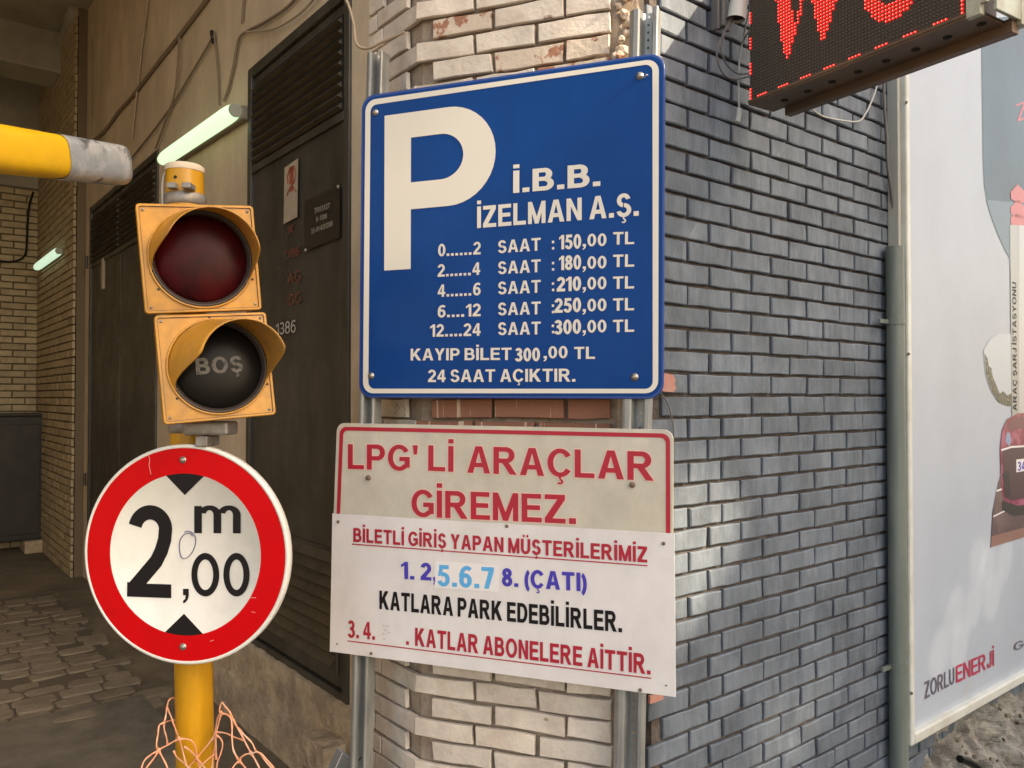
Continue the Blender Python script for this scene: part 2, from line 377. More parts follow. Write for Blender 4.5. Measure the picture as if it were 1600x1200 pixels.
def proj(p):
    d = Vector(p) - Vector((0, 0, CAMZ)); dy = d.y * math.cos(PITCH) + d.z * math.sin(PITCH); dz = -d.y * math.sin(PITCH) + d.z * math.cos(PITCH)
    return (800 + F * d.x / dy, 600 - F * dz / dy) if dy > .05 else (-9e3, 0)

# slate wall
wall = thing('brick_wall', 'slate grey painted brick wall running back from the corner pillar to the billboard', 'wall', W2.mat())
mb = MB(); mb.box(.03, 7.5, .006, .5, -.3, 5.4); mb.build('mortar', m_dmortar, wall)
zb = .032 - COURSE * 4
zb = 1.712 - COURSE * 30
bl = []
def joints(k, low):
    base = (.187 if k % 2 else .295); s0 = base
    if low: s0 = (.352 if k % 2 else .452)
    js = [s0 + .2205 * i for i in range(0, 28)]
    lead = []
    if low:
        lead = [.187] if k % 2 else [.075, .283]
    else:
        lead = [] if k % 2 else [.075]
    st = -.0 if k % 2 else .062
    if not low and k % 2: lead = []
    return sorted(set([st] + [l for l in lead if l > st + .05] + js))
for k in range(-1, 58):
    z0 = zb + (k) * COURSE
    if z0 < -.25: continue
    js = joints(k, z0 < 1.37)
    for i in range(len(js) - 1):
        a0, a1 = js[i], js[i + 1]
        if a0 > 6.4: break
        z1 = z0 + COURSE
        pu = proj(W2.mat() @ Vector(((a0 + a1) / 2, 0, (z0 + z1) / 2)))
        behind = pu[0] > 1215 and pu[1] < 160 - (pu[0] - 1215) * .33
        vis = -20 < pu[0] < 1412 and -20 < pu[1] < 1225 and not behind
        bl.append((a0 + .0056, a1 - .0056, z0 + .0050, z1 - .0050, m_dark, vis))
lay(wall, bl, .0130, rough=1.15)
# rough corner mortar between pillar and slate wall
mb = MB(); n = 60
vv = []; ff = []
for j in range(n + 1):
    z = -.3 + 4.4 * j / n
    for i in range(5):
        t = i / 4; p = (P1.mat() @ Vector((P1.local(K).x - .14 + .10 * t, .02, z))).lerp(W2.mat() @ Vector((.085, .012, z)), t)
        p += Vector((-.3, -.9, 0)) * (.010 * mnoise.noise(Vector((t * 5, z * 9, 4))) + .02 * math.sin(t * math.pi))
        vv.append(p)
for j in range(n):
    for i in range(4): q = j * 5 + i; ff.append((q, q + 1, q + 6, q + 5))
o = link('corner_mortar', M_([W2.mat().inverted() @ q for q in vv], ff), m_cmortar, wall)

# cream pillar: front and passage-side return
pil = thing('brick_pillar', 'cream painted brick corner pillar behind the two signs, worn red in places', 'pillar', P1.mat())
mb = MB(); mb.add([], [])
aR = P1.hit(957, 100)[0]
c = [P1.local(CC), P1.local(K), P1.local(K) + Vector((.1, .25, 0)), P1.local(W3.mat() @ Vector((-.42, .3, 0))), P1.local(W3.mat() @ Vector((-.42, .012, 0)))]
c[0] = Vector((aC + .004, .012, 0)); c[1] = Vector((aR + .01, .012, 0)); c.insert(2, Vector((aR + .05, .05, 0)))
mb.add([Vector((p.x, p.y, -.3)) for p in c] + [Vector((p.x, p.y, 5.4)) for p in c],
       [list(range(6)), list(range(6, 12))] + [(i, (i + 1) % 6, 6 + (i + 1) % 6, 6 + i) for i in range(6)])
mb.build('mortar', m_cmortar, pil)
zp = 2.663 - COURSE * 40
JX = [P1.hit(q, 60)[0] for q in (651, 743, 840)]; JY = [P1.hit(q, 60)[0] for q in (676, 773, 884)]
fb = []
for k in range(0, 78):
    z0 = zp + k * COURSE
    if z0 < -.2 or z0 > 4.6: continue
    js = (JX + [JX[2] + .214, aR]) if k % 2 else (JY + [aR])
    js = sorted(j for j in js if j <= aR + .001)
    if len(js) > 2 and js[-1] - js[-2] < .05: js.pop(-2)
    for i in range(len(js) - 1):
        m = m_cream
        vz = proj(P1.mat() @ Vector(((js[i] + js[i + 1]) / 2, 0, z0 + .035)))[1]
        if 612 < vz < 675: m = m_drip if js[i] > JX[0] - .01 else m_cream
        elif 60 < vz < 130 and js[i] > JX[1]: m = m_worn
        elif random.random() < .06: m = m_worn
        vis = vz < 160 or 600 < vz < 680 or vz > 1010
        fb.append((js[i] + .006, js[i + 1] - .006, z0 + .0055, z0 + COURSE - .0055, m, vis and -20 < vz < 1225))
lay(pil, fb, .015, limit=190, rough=1.9)
# the return, in the passage wall's frame, children of the same pillar
ret = []
Mr = pil.matrix_world.inverted() @ W3.mat()
for k in range(0, 78):
    z0 = zp + k * COURSE
    if z0 < -.2 or z0 > 4.6: continue
    if k % 2: js = [-.335, -.225, -.0]
    else: js = [-.335, -.27, -.062]
    for i in range(len(js) - 1):
        a0, a1 = js[i] + .005, js[i + 1] - .005
        me = brick_mesh(round((a1 - a0) / .004) * .004, COURSE - .011, .015, m_cream, random.randrange(5), 1.3)
        vz = proj(W3.mat() @ Vector(((a0 + a1) / 2, 0, z0 + .03)))[1]
        if not -20 < vz < 1225: continue
        o = link('brick', me, None, pil)
        o.matrix_local = Mr @ Matrix.Translation(((a0 + a1) / 2, .004 + random.uniform(-.002, .002), z0 + COURSE / 2)) @ Matrix.Rotation(random.uniform(-.015, .015), 4, 'Z')
# broken masonry between pillar and slate wall at the top
mb = MB(); rr = random.Random(5)
for i in range(44):
    z = 1.95 + i * .027; q = at(972 + rr.uniform(-7, 12), proj((.38, 2.42, z))[1], 2.375 + rr.uniform(-.006, .018)); q.z = z
    s_ = rr.uniform(.010, .024); o_ = P1.local(q); bm = bmesh.new(); bmesh.ops.create_icosphere(bm, subdivisions=2, radius=s_)
    bm.verts.index_update(); cs = rr.uniform(0, 50)
    mb.add([o_ + v.co * (1 + .45 * mnoise.noise(v.co / s_ * 1.1 + Vector((cs, 0, 0)))) for v in bm.verts], [[v.index for v in f.verts] for f in bm.faces]); bm.free()
mb.build('broken_masonry', m_worn, pil)

# ---------------------------------------------------------------- passage
pw = thing('plaster_wall', 'ochre plastered passage wall with cables and two sets of metal doors', 'wall', W3.mat())
top = 5.4
mb = MB()
DZ0, DZ1 = .36, 3.06
dA = (W3.hit(548, 600)[0], W3.hit(388, 600)[0]); dB = (W3.hit(246, 600)[0], W3.hit(140, 600)[0])
segs = [(-.32, dA[0]), (dA[1], dB[0]), (dB[1], -5.27)]
for a1, a0 in segs: mb.box(a0, a1, 0, .3, .0, top)
for (a1, a0) in (dA, dB): mb.box(a0, a1, 0, .3, DZ1, top); mb.box(a0, a1, .002, .3, 0, DZ0 - .001)
mb.build('plaster', m_plaster, pw)
# rough plinth band under the door, with an uneven upper edge
def band(a0, a1, z1, y0, amp, seed, nm, m, zlow=-.05):
    n = 70; vv = []; ff = []
    for i in range(n + 1):
        a = a0 + (a1 - a0) * i / n; e = z1 + amp * mnoise.noise(Vector((a * 9, seed, 0))) + amp * .6 * mnoise.noise(Vector((a * 31, seed, 3)))
        yy = y0 + .008 * mnoise.noise(Vector((a * 6, seed, 7)))
        vv += [(a, .05, e), (a, yy + .006, e - .002), (a, yy, e - .014)]
        for j in range(1, 6):
            z = e - .014 + (zlow - e + .014) * j / 5; vv.append((a, yy - .012 * j / 5 + .01 * mnoise.noise(Vector((a * 8, z * 8, seed))), z))
    for i in range(n):
        for j in range(7): q = i * 8 + j; ff.append((q, q + 8, q + 9, q + 1))
    return link(nm, M_(vv, ff, True), m, pw)
band(-1.80, -.36, .365, -.030, .016, 1, 'plinth', m_base)
band(-1.86, -.34, .185, -.052, .020, 2, 'plinth', m_base)
band(-3.0, -1.86, .10, -.02, .03, 5, 'plinth', m_base)
# far brick pilaster and end wall
J = W3.sub(-5.25, -.08, 0)
pj = thing('brick_pilaster', 'thin cream brick facing on the passage wall beyond the far doors', 'wall', J.mat())
mb = MB(); mb.box(-1.9, -.012, .012, .38, 0, 5.4); mb.build('mortar', m_imortar, pj)
bl = []
for k in range(0, 72):
    z0 = .0 + k * .068; js = [-.01 - (.0 if k % 2 else .11)] + [-.22 * i - .01 - (0 if k % 2 else .11) for i in range(1, 10)]
    if not k % 2: js = [-.0] + js
    else: js[0] = 0
    for i in range(len(js) - 1):
        a1, a0 = js[i], max(js[i + 1], -1.88)
        if a1 - a0 < .03: continue
        bl.append((a0 + .006, a1 - .006, z0 + .006, z0 + .062, m_inner, i < 5))
lay(pj, bl, .02, limit=290)
E_ = Frame(J.mat() @ Vector((-1.88, 0, 0)), D2)
ew = thing('end_wall', 'brick wall closing the far end of the passage behind the dark cabinet', 'wall', E_.mat())
mb = MB(); mb.box(-5.5, .06, .012, .4, 0, 5.4); mb.build('mortar', m_imortar, ew)
mb = MB(); mb.box(-5.5, .0, -.006, .012, 3.62, 5.4); mb.build('plaster_band', m_ceil, ew)
bl = []
for k in range(0, 53):
    z0 = k * .068
    for i in range(24):
        a1 = -.003 - i * .22 - (.11 if k % 2 else 0); a0 = a1 - .22
        if i == 0 and k % 2: bl.append((-.107, -.006, z0 + .006, z0 + .062, m_inner, True))
        bl.append((a0 + .006, a1 - .006, z0 + .006, z0 + .062, m_inner, i < 4))
lay(ew, bl, .016, limit=290)
# passage left wall and ceiling (partly outside the frame, closes the passage)
lw = thing('side_wall', 'plastered wall on the open side of the passage', 'wall', W3.mat())
mb = MB(); mb.box(-7.6, .1, -4.0, -3.72, 0, 5.4); mb.build('plaster', m_plaster, lw)
mb = MB(); mb.box(-7.6, .0, -3.98, .3, 4.78, 5.35)
o = mb.build('ceiling', m_ceil, None, kind='structure', M=W3.mat())
mb = MB(); mb.box(-6.35, -5.9, -3.7, -.08, 4.42, 4.80, .02); o = mb.build('ceiling_beam', m_ceil, None, kind='structure', M=W3.mat())
# irregular plaster crust where the ceiling meets the brick facing
mb = MB(); pts = [Vector((-5.27 - i * .16, -.09 + random.uniform(-.01, .02), 4.74 + random.uniform(-.03, .03) - i * .01)) for i in range(12)]
mb.tube(pts, .05, 7, radii=[.035 + random.uniform(0, .035) for _ in pts]); mb.build('ceiling_crust', m_ceil, pw)
# cabinet at the far end
cabf = Frame(at(72, 856, 7.85), D2); cabf.o.z = .02
cab = thing('metal_cabinet', 'low dark metal cabinet standing at the far end of the passage', 'cabinet', cabf.mat())
mb = MB(); mb.box(-1.6, 0, 0, .45, .10, 1.30, .012); mb.build('body', m_cab, cab)
for i in range(3):
    mb = MB(); mb.box(-.56 - i * .52, -.06 - i * .52, -.012, -.001, .16, 1.22, .004); mb.build('door', m_cab, cab)
mb = MB(); mb.box(-1.6, .02, -.02, .46, 1.302, 1.325, .004); mb.build('top', m_cab, cab)
for x in (-1.5, -.1):
    mb = MB(); mb.box(x - .09, x + .09, -.08, .30, -.02, .098, .01); mb.build('foot', m_base, cab)

# doors
def label_text(): pass
def door(a0, a1, leaves, label, lower):
    fr = W3.sub(a0, 0, DZ0); Wd = a1 - a0; H = DZ1 - DZ0
    t = thing('metal_door', label, 'door', fr.mat())
    fw = .045
    mb = MB()
    mb.box(0, fw, -.012, .06, 0, H, .004); mb.box(Wd - fw, Wd, -.012, .06, 0, H, .004)
    mb.box(fw, Wd - fw, -.0118, .06, H - fw, H, .004); mb.box(fw, Wd - fw, -.0118, .06, 0, .03, .004)
    mb.build('frame', m_door, t)
    lw_ = (Wd - 2 * fw) / leaves
    for i in range(leaves):
        x0 = fw + i * lw_ + .004; x1 = x0 + lw_ - .008
        zl, zt = H - .46, H - .09
        mb = MB(); mb.box(x0, x1, .004, .045, .035, H - fw - .004, .004)
        lf = mb.build('leaf', m_door, t)
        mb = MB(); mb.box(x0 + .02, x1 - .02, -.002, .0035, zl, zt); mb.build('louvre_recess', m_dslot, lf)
        n = 9; st = (zt - zl) / n
        for k in range(n):
            mb = MB(); z = zl + k * st
            mb.add([(x0 + .02, -.003, z + .002), (x1 - .02, -.003, z + .002), (x1 - .02, -.024, z + .008), (x0 + .02, -.024, z + .008),
                    (x0 + .02, -.006, z + st * .62), (x1 - .02, -.006, z + st * .62)], [(0, 1, 2, 3), (3, 2, 5, 4), (0, 4, 5, 1), (0, 3, 4), (1, 5, 2)])
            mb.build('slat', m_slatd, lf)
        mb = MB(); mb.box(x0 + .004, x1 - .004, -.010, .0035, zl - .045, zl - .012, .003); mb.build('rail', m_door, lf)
        if lower:
            zl2, zt2 = .115, .555; n = 9; st = (zt2 - zl2) / n
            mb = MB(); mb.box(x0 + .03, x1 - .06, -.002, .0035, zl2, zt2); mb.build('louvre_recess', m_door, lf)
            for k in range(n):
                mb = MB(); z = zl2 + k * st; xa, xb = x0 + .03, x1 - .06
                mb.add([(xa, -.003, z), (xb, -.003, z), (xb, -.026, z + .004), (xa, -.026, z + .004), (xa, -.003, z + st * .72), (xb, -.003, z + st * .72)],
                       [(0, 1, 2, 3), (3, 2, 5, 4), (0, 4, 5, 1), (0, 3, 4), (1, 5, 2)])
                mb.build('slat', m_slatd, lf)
    return t, fr
d1, f1 = door(dA[1], dA[0], 1, 'dark olive metal door with louvres, stencilled 1386, nearest the corner pillar', True)
d2, f2 = door(dB[1], dB[0], 2, 'dark olive double metal door further down the passage behind the traffic signal', False)
for sx in (.02,):
    mb = MB(); mb.tube([(.0, -.03, .42), (.0, -.03, .52)], .012, 8); mb.tube([(.0, -.03, 2.2), (.0, -.03, 2.3)], .012, 8); mb.build('hinge', m_door, d2)
a, z = f2.hit(163, 428); mb = MB(); mb.box(a - .03, a + .03, -.02, .003, z - .12, z + .12, .006); mb.build('handle_plate', m_cable2, d2)
mb = MB(); mb.tube([(.98, -.02, .6), (.98, -.02, .1)], .008, 6); mb.build('drop_bolt', m_door, d1)

# ---------------------------------------------------------------- lettering

def glyph(ch, S, e):
    """bold sans serif capital drawn from strokes; cap height 1, S stem width, e outline growth. Returns (polys, advance)"""
    Hh = S * .82; P = []
    def R(x0, y0, x1, y1): P.append([(x0 - e, y0 - e), (x1 + e, y0 - e), (x1 + e, y1 + e), (x0 - e, y1 + e)])
    def Q(pts):
        if e:
            c_ = sum((Vector(p) for p in pts), Vector((0, 0))) / len(pts); ar = sum(pts[i - 1][0] * pts[i][1] - pts[i][0] * pts[i - 1][1] for i in range(len(pts)))
            sg = 1 if ar > 0 else -1; out = []
            for i in range(len(pts)):
                p, a, b = Vector(pts[i]), Vector(pts[i - 1]), Vector(pts[(i + 1) % len(pts)])
                d1 = (p - a).normalized(); d2 = (b - p).normalized(); n1 = Vector((d1.y, -d1.x)) * sg; n2 = Vector((d2.y, -d2.x)) * sg
                k = max(.35, 1 + n1.dot(n2)); out.append(tuple(p + (n1 + n2) * (e / k)))
            pts = out
        P.append(list(pts))
    def E(cx, cy, rx, ry, a0, a1, s_=None, h_=None):
        s_ = s_ or S; h_ = h_ or Hh; n = max(6, int(abs(a1 - a0) / 9))
        if abs(a1 - a0) < 359: a0 -= e * 55; a1 += e * 55
        for i in range(n):
            t0, t1 = math.radians(a0 + (a1 - a0) * i / n), math.radians(a0 + (a1 - a0) * (i + 1) / n)
            o0, o1 = rx + e, ry + e; i0_, i1_ = rx - s_ - e, ry - h_ - e
            P.append([(cx + o0 * math.cos(t0), cy + o1 * math.sin(t0)), (cx + o0 * math.cos(t1), cy + o1 * math.sin(t1)), (cx + i0_ * math.cos(t1), cy + i1_ * math.sin(t1)), (cx + i0_ * math.cos(t0), cy + i1_ * math.sin(t0))])
    def ced(c_): R(c_ - .03, -.09, c_ + .045, -.01); E(c_ + .01, -.175, .12, .10, -150, 90, .075, .065)
    T_ = 1; w = .8; d = S + .03
    b = ch
    if ch in 'İ': b = 'I'; R(0, 1.10, S, 1.27)
    if ch == 'Ş': b = 'S'; ced(.35)
    if ch == 'Ç': b = 'C'; ced(.43)
    if ch == 'Ü': b = 'U'; R(.15, 1.10, .31, 1.26); R(.45, 1.10, .61, 1.26)
    if b == 'I': R(0, 0, S, 1); w = S
    elif b == 'L': R(0, 0, S, 1); R(S, 0, .67, Hh); w = .67
    elif b in 'EF':
        R(0, 0, S, 1); R(S, 1 - Hh, .69, 1); R(S, .5 - Hh * .42, .65, .5 + Hh * .58); w = .70
        if b == 'E': R(S, 0, .71, Hh)
    elif b == 'T': R(0, 1 - Hh, .76, 1); R(.38 - S / 2, 0, .38 + S / 2, 1 - Hh); w = .76
    elif b == 'H': R(0, 0, S, 1); R(.76 - S, 0, .76, 1); R(S, .45, .76 - S, .45 + Hh); w = .76
    elif b == 'P': R(0, 0, S, 1); R(S, 1 - Hh, .42, 1); R(S, .37, .42, .37 + Hh); E(.42, .685, .32, .315, -90, 90); w = .74
    elif b == 'R': R(0, 0, S, 1); R(S, 1 - Hh, .46, 1); R(S, .41, .46, .41 + Hh); E(.46, .705, .31, .295, -90, 90); Q([(.32, .42), (.32 + S * 1.15, .44), (.85, 0), (.85 - S * 1.2, 0)]); w = .85
    elif b == 'B': R(0, 0, S, 1); R(S, 1 - Hh, .43, 1); R(S, .435, .46, .435 + Hh * .95); R(S, 0, .46, Hh); E(.43, .7175, .29, .2825, -90, 90); E(.46, .295, .32, .295, -90, 90); w = .78
    elif b == 'D': R(0, 0, S, 1); R(S, 1 - Hh, .38, 1); R(S, 0, .38, Hh); E(.38, .5, .42, .5, -90, 90); w = .80
    elif b == 'C': E(.44, .5, .44, .515, 33, 327); w = .83
    elif b == 'G': E(.45, .5, .45, .515, 33, 316); R(.46, .37, .87, .37 + Hh); R(.87 - S, .12, .87, .37); w = .87
    elif b == 'O': E(.46, .5, .46, .515, 0, 360); w = .92
    elif b == 'S':
        ry = (1.03 + Hh) / 4; E(.36, 1.015 - ry, .33, ry, 12, 262); E(.37, -.015 + ry, .36, ry, -170, 88); w = .73
    elif b == 'U': R(0, .36, S, 1); R(.77 - S, .36, .77, 1); E(.385, .36, .385, .375, 180, 360); w = .77
    elif b == 'Z': R(0, 1 - Hh, .70, 1); R(0, 0, .72, Hh); Q([(0, Hh), (S * 1.3, Hh), (.70, 1 - Hh), (.70 - S * 1.3, 1 - Hh)]); w = .72
    elif b == 'N': R(0, 0, S, 1); R(.77 - S, 0, .77, 1); Q([(S, 1), (S, .98 - S * 1.6), (.77 - S, 0), (.77 - S, .02 + S * 1.6)]); w = .77
    elif b == 'M':
        R(0, 0, S * .95, 1); R(.92 - S * .95, 0, .92, 1); x = S * .95
        Q([(x, 1), (x, 1 - S * 2.4), (.46 - S * .45, 0), (.46, 0), (.46, S * 1.5)]); Q([(.92 - x, 1), (.92 - x, 1 - S * 2.4), (.46 + S * .45, 0), (.46, 0), (.46, S * 1.5)]); w = .92
    elif b == 'A':
        Q([(0, 0), (S * 1.08, 0), (.43, .80), (.43, 1), (.43 - S * .6, 1)]); Q([(.86, 0), (.86 - S * 1.08, 0), (.43, .80), (.43, 1), (.43 + S * .6, 1)]); Q([(.25, .22), (.61, .22), (.57, .22 + Hh), (.29, .22 + Hh)]); w = .86
    elif b == 'K': R(0, 0, S, 1); Q([(S, .28), (S, .28 + S * 1.35), (.80 - S * 1.3, 1), (.82, 1)]); Q([(.29, .43), (.29 + S * .75, .43 + S * .95), (.86, 0), (.86 - S * 1.25, 0)]); w = .86
    elif b == 'Y': R(.40 - S / 2, 0, .40 + S / 2, .42); Q([(0, 1), (S * 1.15, 1), (.40, .64), (.40, .42), (.40 - S / 2, .42)]); Q([(.80, 1), (.80 - S * 1.15, 1), (.40, .64), (.40, .42), (.40 + S / 2, .42)]); w = .80
    elif b == '0': E(.33, .5, .33, .51, 0, 360); w = .66
    elif b == '1': R(.44 - S, 0, .44, 1); Q([(0, .66), (0, .66 + Hh), (.13, .89), (.44 - S, 1), (.44 - S, .79)]); w = .44
    elif b == '2': E(.325, .69, .325, .325, -28, 168); Q([(0, Hh), (S * 1.35, Hh), (.62, .55), (.62 - S * .95, .60 + .02)]); R(0, 0, .65, Hh); w = .65
    elif b == '3': E(.31, .735, .30, .28, -85, 160); E(.31, .285, .33, .30, -163, 85); R(.2, .44, .34, .44 + Hh); w = .64
    elif b == '4': R(.57 - S, 0, .57, 1); R(0, .21, .57 - S, .21 + Hh); R(.57, .21, .68, .21 + Hh); Q([(0, .21 + Hh), (S * .95, .21 + Hh), (.57 - S, .80), (.57 - S, 1)]); w = .68
    elif b == '5': R(.10, 1 - Hh, .61, 1); Q([(.10, 1 - Hh), (.10 + S * .85, 1 - Hh), (.24, .52), (.03, .46)]); E(.32, .325, .34, .34, -163, 128); w = .66
    elif b in '69':
        n0 = len(P); E(.34, .325, .33, .335, 0, 360); E(.42, .5, .41, .51, 52, 186)
        if b == '9': P[n0:] = [[(.68 - x, 1 - y) for x, y in p] for p in P[n0:]]
        w = .68
    elif b == '7': R(0, 1 - Hh, .64, 1); Q([(.64, 1 - Hh), (.64 - S * 1.15, 1 - Hh), (.13, 0), (.13 + S * 1.02, 0)]); w = .64
    elif b == '8': E(.33, .735, .30, .275, 0, 360); E(.33, .285, .33, .30, 0, 360); w = .66
    elif b == '.': R(0, 0, d, .20); w = d
    elif b == ',': R(0, 0, d, .20); Q([(d * .45, 0), (d, 0), (d * .8, -.14), (d * .3, -.24), (0, -.24), (0, -.17), (d * .35, -.12)]); w = d
    elif b == ':': R(0, 0, d, .20); R(0, .52, d, .72); w = d
    elif b == "'": Q([(0, 1), (S, 1), (S * .8, .64), (S * .2, .64)]); w = S
    elif b == '(': E(.42, .38, .42, .70, 118, 242, S * .9, S * .9); P[:] = [[(x - .0, y) for x, y in p] for p in P]; w = .26
    elif b == ')': E(-.16, .38, .42, .70, -62, 62, S * .9, S * .9); w = .26
    elif b == '-': R(0, .3, .36, .3 + Hh); w = .36
    elif b == '!': R(0, 0, S, .2); R(0, .3, S, 1); w = S
    elif b == 'J': R(.56 - S, .36, .56, 1); E(.28, .30, .28, .315, 180, 360); R(.56 - S, .28, .56, .37); w = .56
    elif b == 'm':
        R(0, 0, S, .86); R(.56 - S / 2, 0, .56 + S / 2, .58); R(1.12 - S, 0, 1.12, .58)
        E((S * .5 + .56 + S / 2) / 2 , .58, (.56) / 2, .30, 0, 165, S, Hh); E((.56 + 1.12) / 2 , .58, .56 / 2, .30, 0, 165, S, Hh); w = 1.12
    elif b == ' ': w = .27
    return P, w
def text_mesh(body, bold, ext=0, spacing=1.0, e=0):
    S = .155 + bold * 2.5; x = 0; vv = []; ff = []; gap = .115 * spacing + (spacing - 1) * .5
    for ch in body:
        P, w_ = glyph(ch, S, e)
        if ch == '.' and body.count('.') > 2 and body[0].isdigit(): w_ += .04
        for k, p in enumerate(P):
            n = len(vv); vv += [(x + q[0], q[1], (k % 7) * .00004) for q in p]; ff.append(list(range(n, n + len(p))))
        x += w_ + (gap if ch != ' ' else 0)
    me = bpy.data.meshes.new('text'); me.from_pydata(vv, [], ff); me.update(); return me
def capH(bold): return (0.0, 1.0)
def letters(parent, fr, body, uA, vA, uB, vB, cap, m, off=.002, bold=.022, ext=.0004, name='lettering', spacing=1.0, halo=None, vert=True, slant=0):
    me = text_mesh(body, bold, 0, spacing); lo, hi = capH(bold)
    x0 = min(v.co.x for v in me.vertices); x1 = max(v.co.x for v in me.vertices)
    A = Vector(fr.hit(uA, vA, off)); B = Vector(fr.hit(uB, vB, off)); mid = ((uA + uB) / 2, (vA + vB) / 2)
    T = Vector(fr.hit(mid[0], mid[1] - cap, off)) - Vector(fr.hit(*mid, off)); h = T.length / (hi - lo)
    ex = (B - A) / (x1 - x0); ed = (B - A).normalized(); ey = Vector((-ed.y, ed.x)) if not vert else Vector((-ed.y * .5, 1)).normalized()
    for v in me.vertices:
        q = A + ex * (v.co.x - x0) + (ey + ed * slant) * ((v.co.y - lo) * h); v.co = Vector((q.x, -off - v.co.z, q.y))
    me.update(); me.materials.clear()
    if halo:
        m2 = text_mesh(body, bold, 0, spacing, e=halo)
        for v in m2.vertices:
            q = A + ex * (v.co.x - x0) + (ey + ed * slant) * (v.co.y * h); v.co = Vector((q.x, -off + .0008 - v.co.z, q.y))
        link('lettering_edge', m2, m_halo, parent)
    return link(name, me, m, parent)
def poly(parent, fr, pts, m, off, name, kind=None):
    q = [fr.hit(u, v, off) for u, v in pts]
    return link(name, M_([(a, -off, z) for a, z in q], [list(range(len(q)))]), m, parent)
def ringpart(parent, qo, ro, qi, ri, off, m, name):
    A_, B_ = rrect(qo, ro), rrect(qi, ri); n = len(A_)
    return link(name, M_([(x, -off, z) for x, z in A_ + B_], [(i, (i + 1) % n, n + (i + 1) % n, n + i) for i in range(n)]), m, parent)
def slab(parent, q, r, y0, y1, m, name, bev=.0015):
    P_ = rrect(q, r) if r else [tuple(p) for p in q]; n = len(P_); c = sum((Vector(p) for p in P_), Vector((0, 0))) / n
    ins = [tuple(c + (Vector(p) - c) * (1 - bev / .5)) for p in P_]
    vv = [(x, y0, z) for x, z in ins] + [(x, y0 + bev, z) for x, z in P_] + [(x, y1, z) for x, z in P_]
    ff = [list(range(n))[::-1], list(range(2 * n, 3 * n))] + [(i + b * n, (i + 1) % n + b * n, (i + 1) % n + n + b * n, i + n + b * n) for b in (0, 1) for i in range(n)]
    me = M_(vv, ff); bm = bmesh.new(); bm.from_mesh(me); bmesh.ops.recalc_face_normals(bm, faces=bm.faces[:]); bm.to_mesh(me); bm.free()
    return link(name, me, m, parent)
def bolt(parent, fr, u, v, off, r=.008, m=None, washer=True, h=.006):
    a, z = fr.hit(u, v, off); mb = MB(); M0 = Matrix.Translation((a, -off, z))
    prof = [(r * 1.5, .0), (r * 1.5, -.0015), (r, -.0016)] if washer else [(r, 0)]
    prof += [(r, -h * .6), (r * .75, -h), (0.0001, -h)]
    mb.lathe(prof, 10, M0); return mb.build('bolt', m or m_bolt, parent)

# door writing
a_ = W3
poly(d1, f1, [(444.5, 262), (466, 247), (464.5, 339), (443, 350)], m_low if False else mat('warning_plate', (.42, .35, .27), .5, col2=(.34, .28, .21), scale=12), .006, 'warning_plate')
mrd = mat('faded_red_print', (.34, .07, .04), .6)
letters(d1, f1, '!', 452, 300, 458, 297, 38, mrd, .008, .0, name='lettering')
mb = MB()
def arc(fr, pts, off, r): return [fr.P(u, v, off) for u, v in pts]
mb.tube(arc(f1, [(450, 287), (449, 276), (453, 262), (460, 259), (462, 272), (460, 284), (455, 290)], .008, 0), .0022, 4)
mb.tube(arc(f1, [(448, 306), (452, 296), (455, 292), (459, 293), (463, 300)], .008, 0), .0018, 4)
mb.tube(arc(f1, [(452, 270), (455, 264), (459, 265)], .008, 0), .004, 4); mb.build('symbol', mrd, d1)
poly(d1, f1, [(475, 314), (531, 290), (531, 371), (476, 393)], mat('dark_plate', (.028, .024, .018), .35), .006, 'number_plate')
mgp = mat('plate_print', (.30, .27, .22), .5)
letters(d1, f1, 'TR03327', 491, 334, 515, 325, 8.5, mgp, .008, .03)
letters(d1, f1, 'K-1386', 494, 347, 511, 341, 8, mgp, .008, .03)
letters(d1, f1, '35-01-K01386', 486, 366, 520, 353, 8.5, mgp, .008, .03)
for u, v in ((529, 292), (478, 391)): bolt(d1, f1, u, v, .006, .007, m_cable2, False)
letters(d1, f1, '1386', 431, 524, 462, 519, 19, mat('stencil_white', (.5, .47, .4), .6, col2=(.3, .27, .21), scale=60, lo=.5, hi=.6), .006, -.004)
mst = mat('worn_red_stencil', (.20, .035, .02), .7, col2=(.085, .06, .04), scale=50, lo=.45, hi=.6)
letters(d1, f1, 'AG', 449, 444, 470, 438, 17, mst, .006, .0); letters(d1, f1, 'OG', 450, 478, 470, 472, 17, mst, .006, .0)
letters(d1, f1, 'K', 451, 366, 459, 364, 14, mst, .006, .0); letters(d1, f1, '1386', 443, 406, 468, 398, 13, mst, .006, .0)

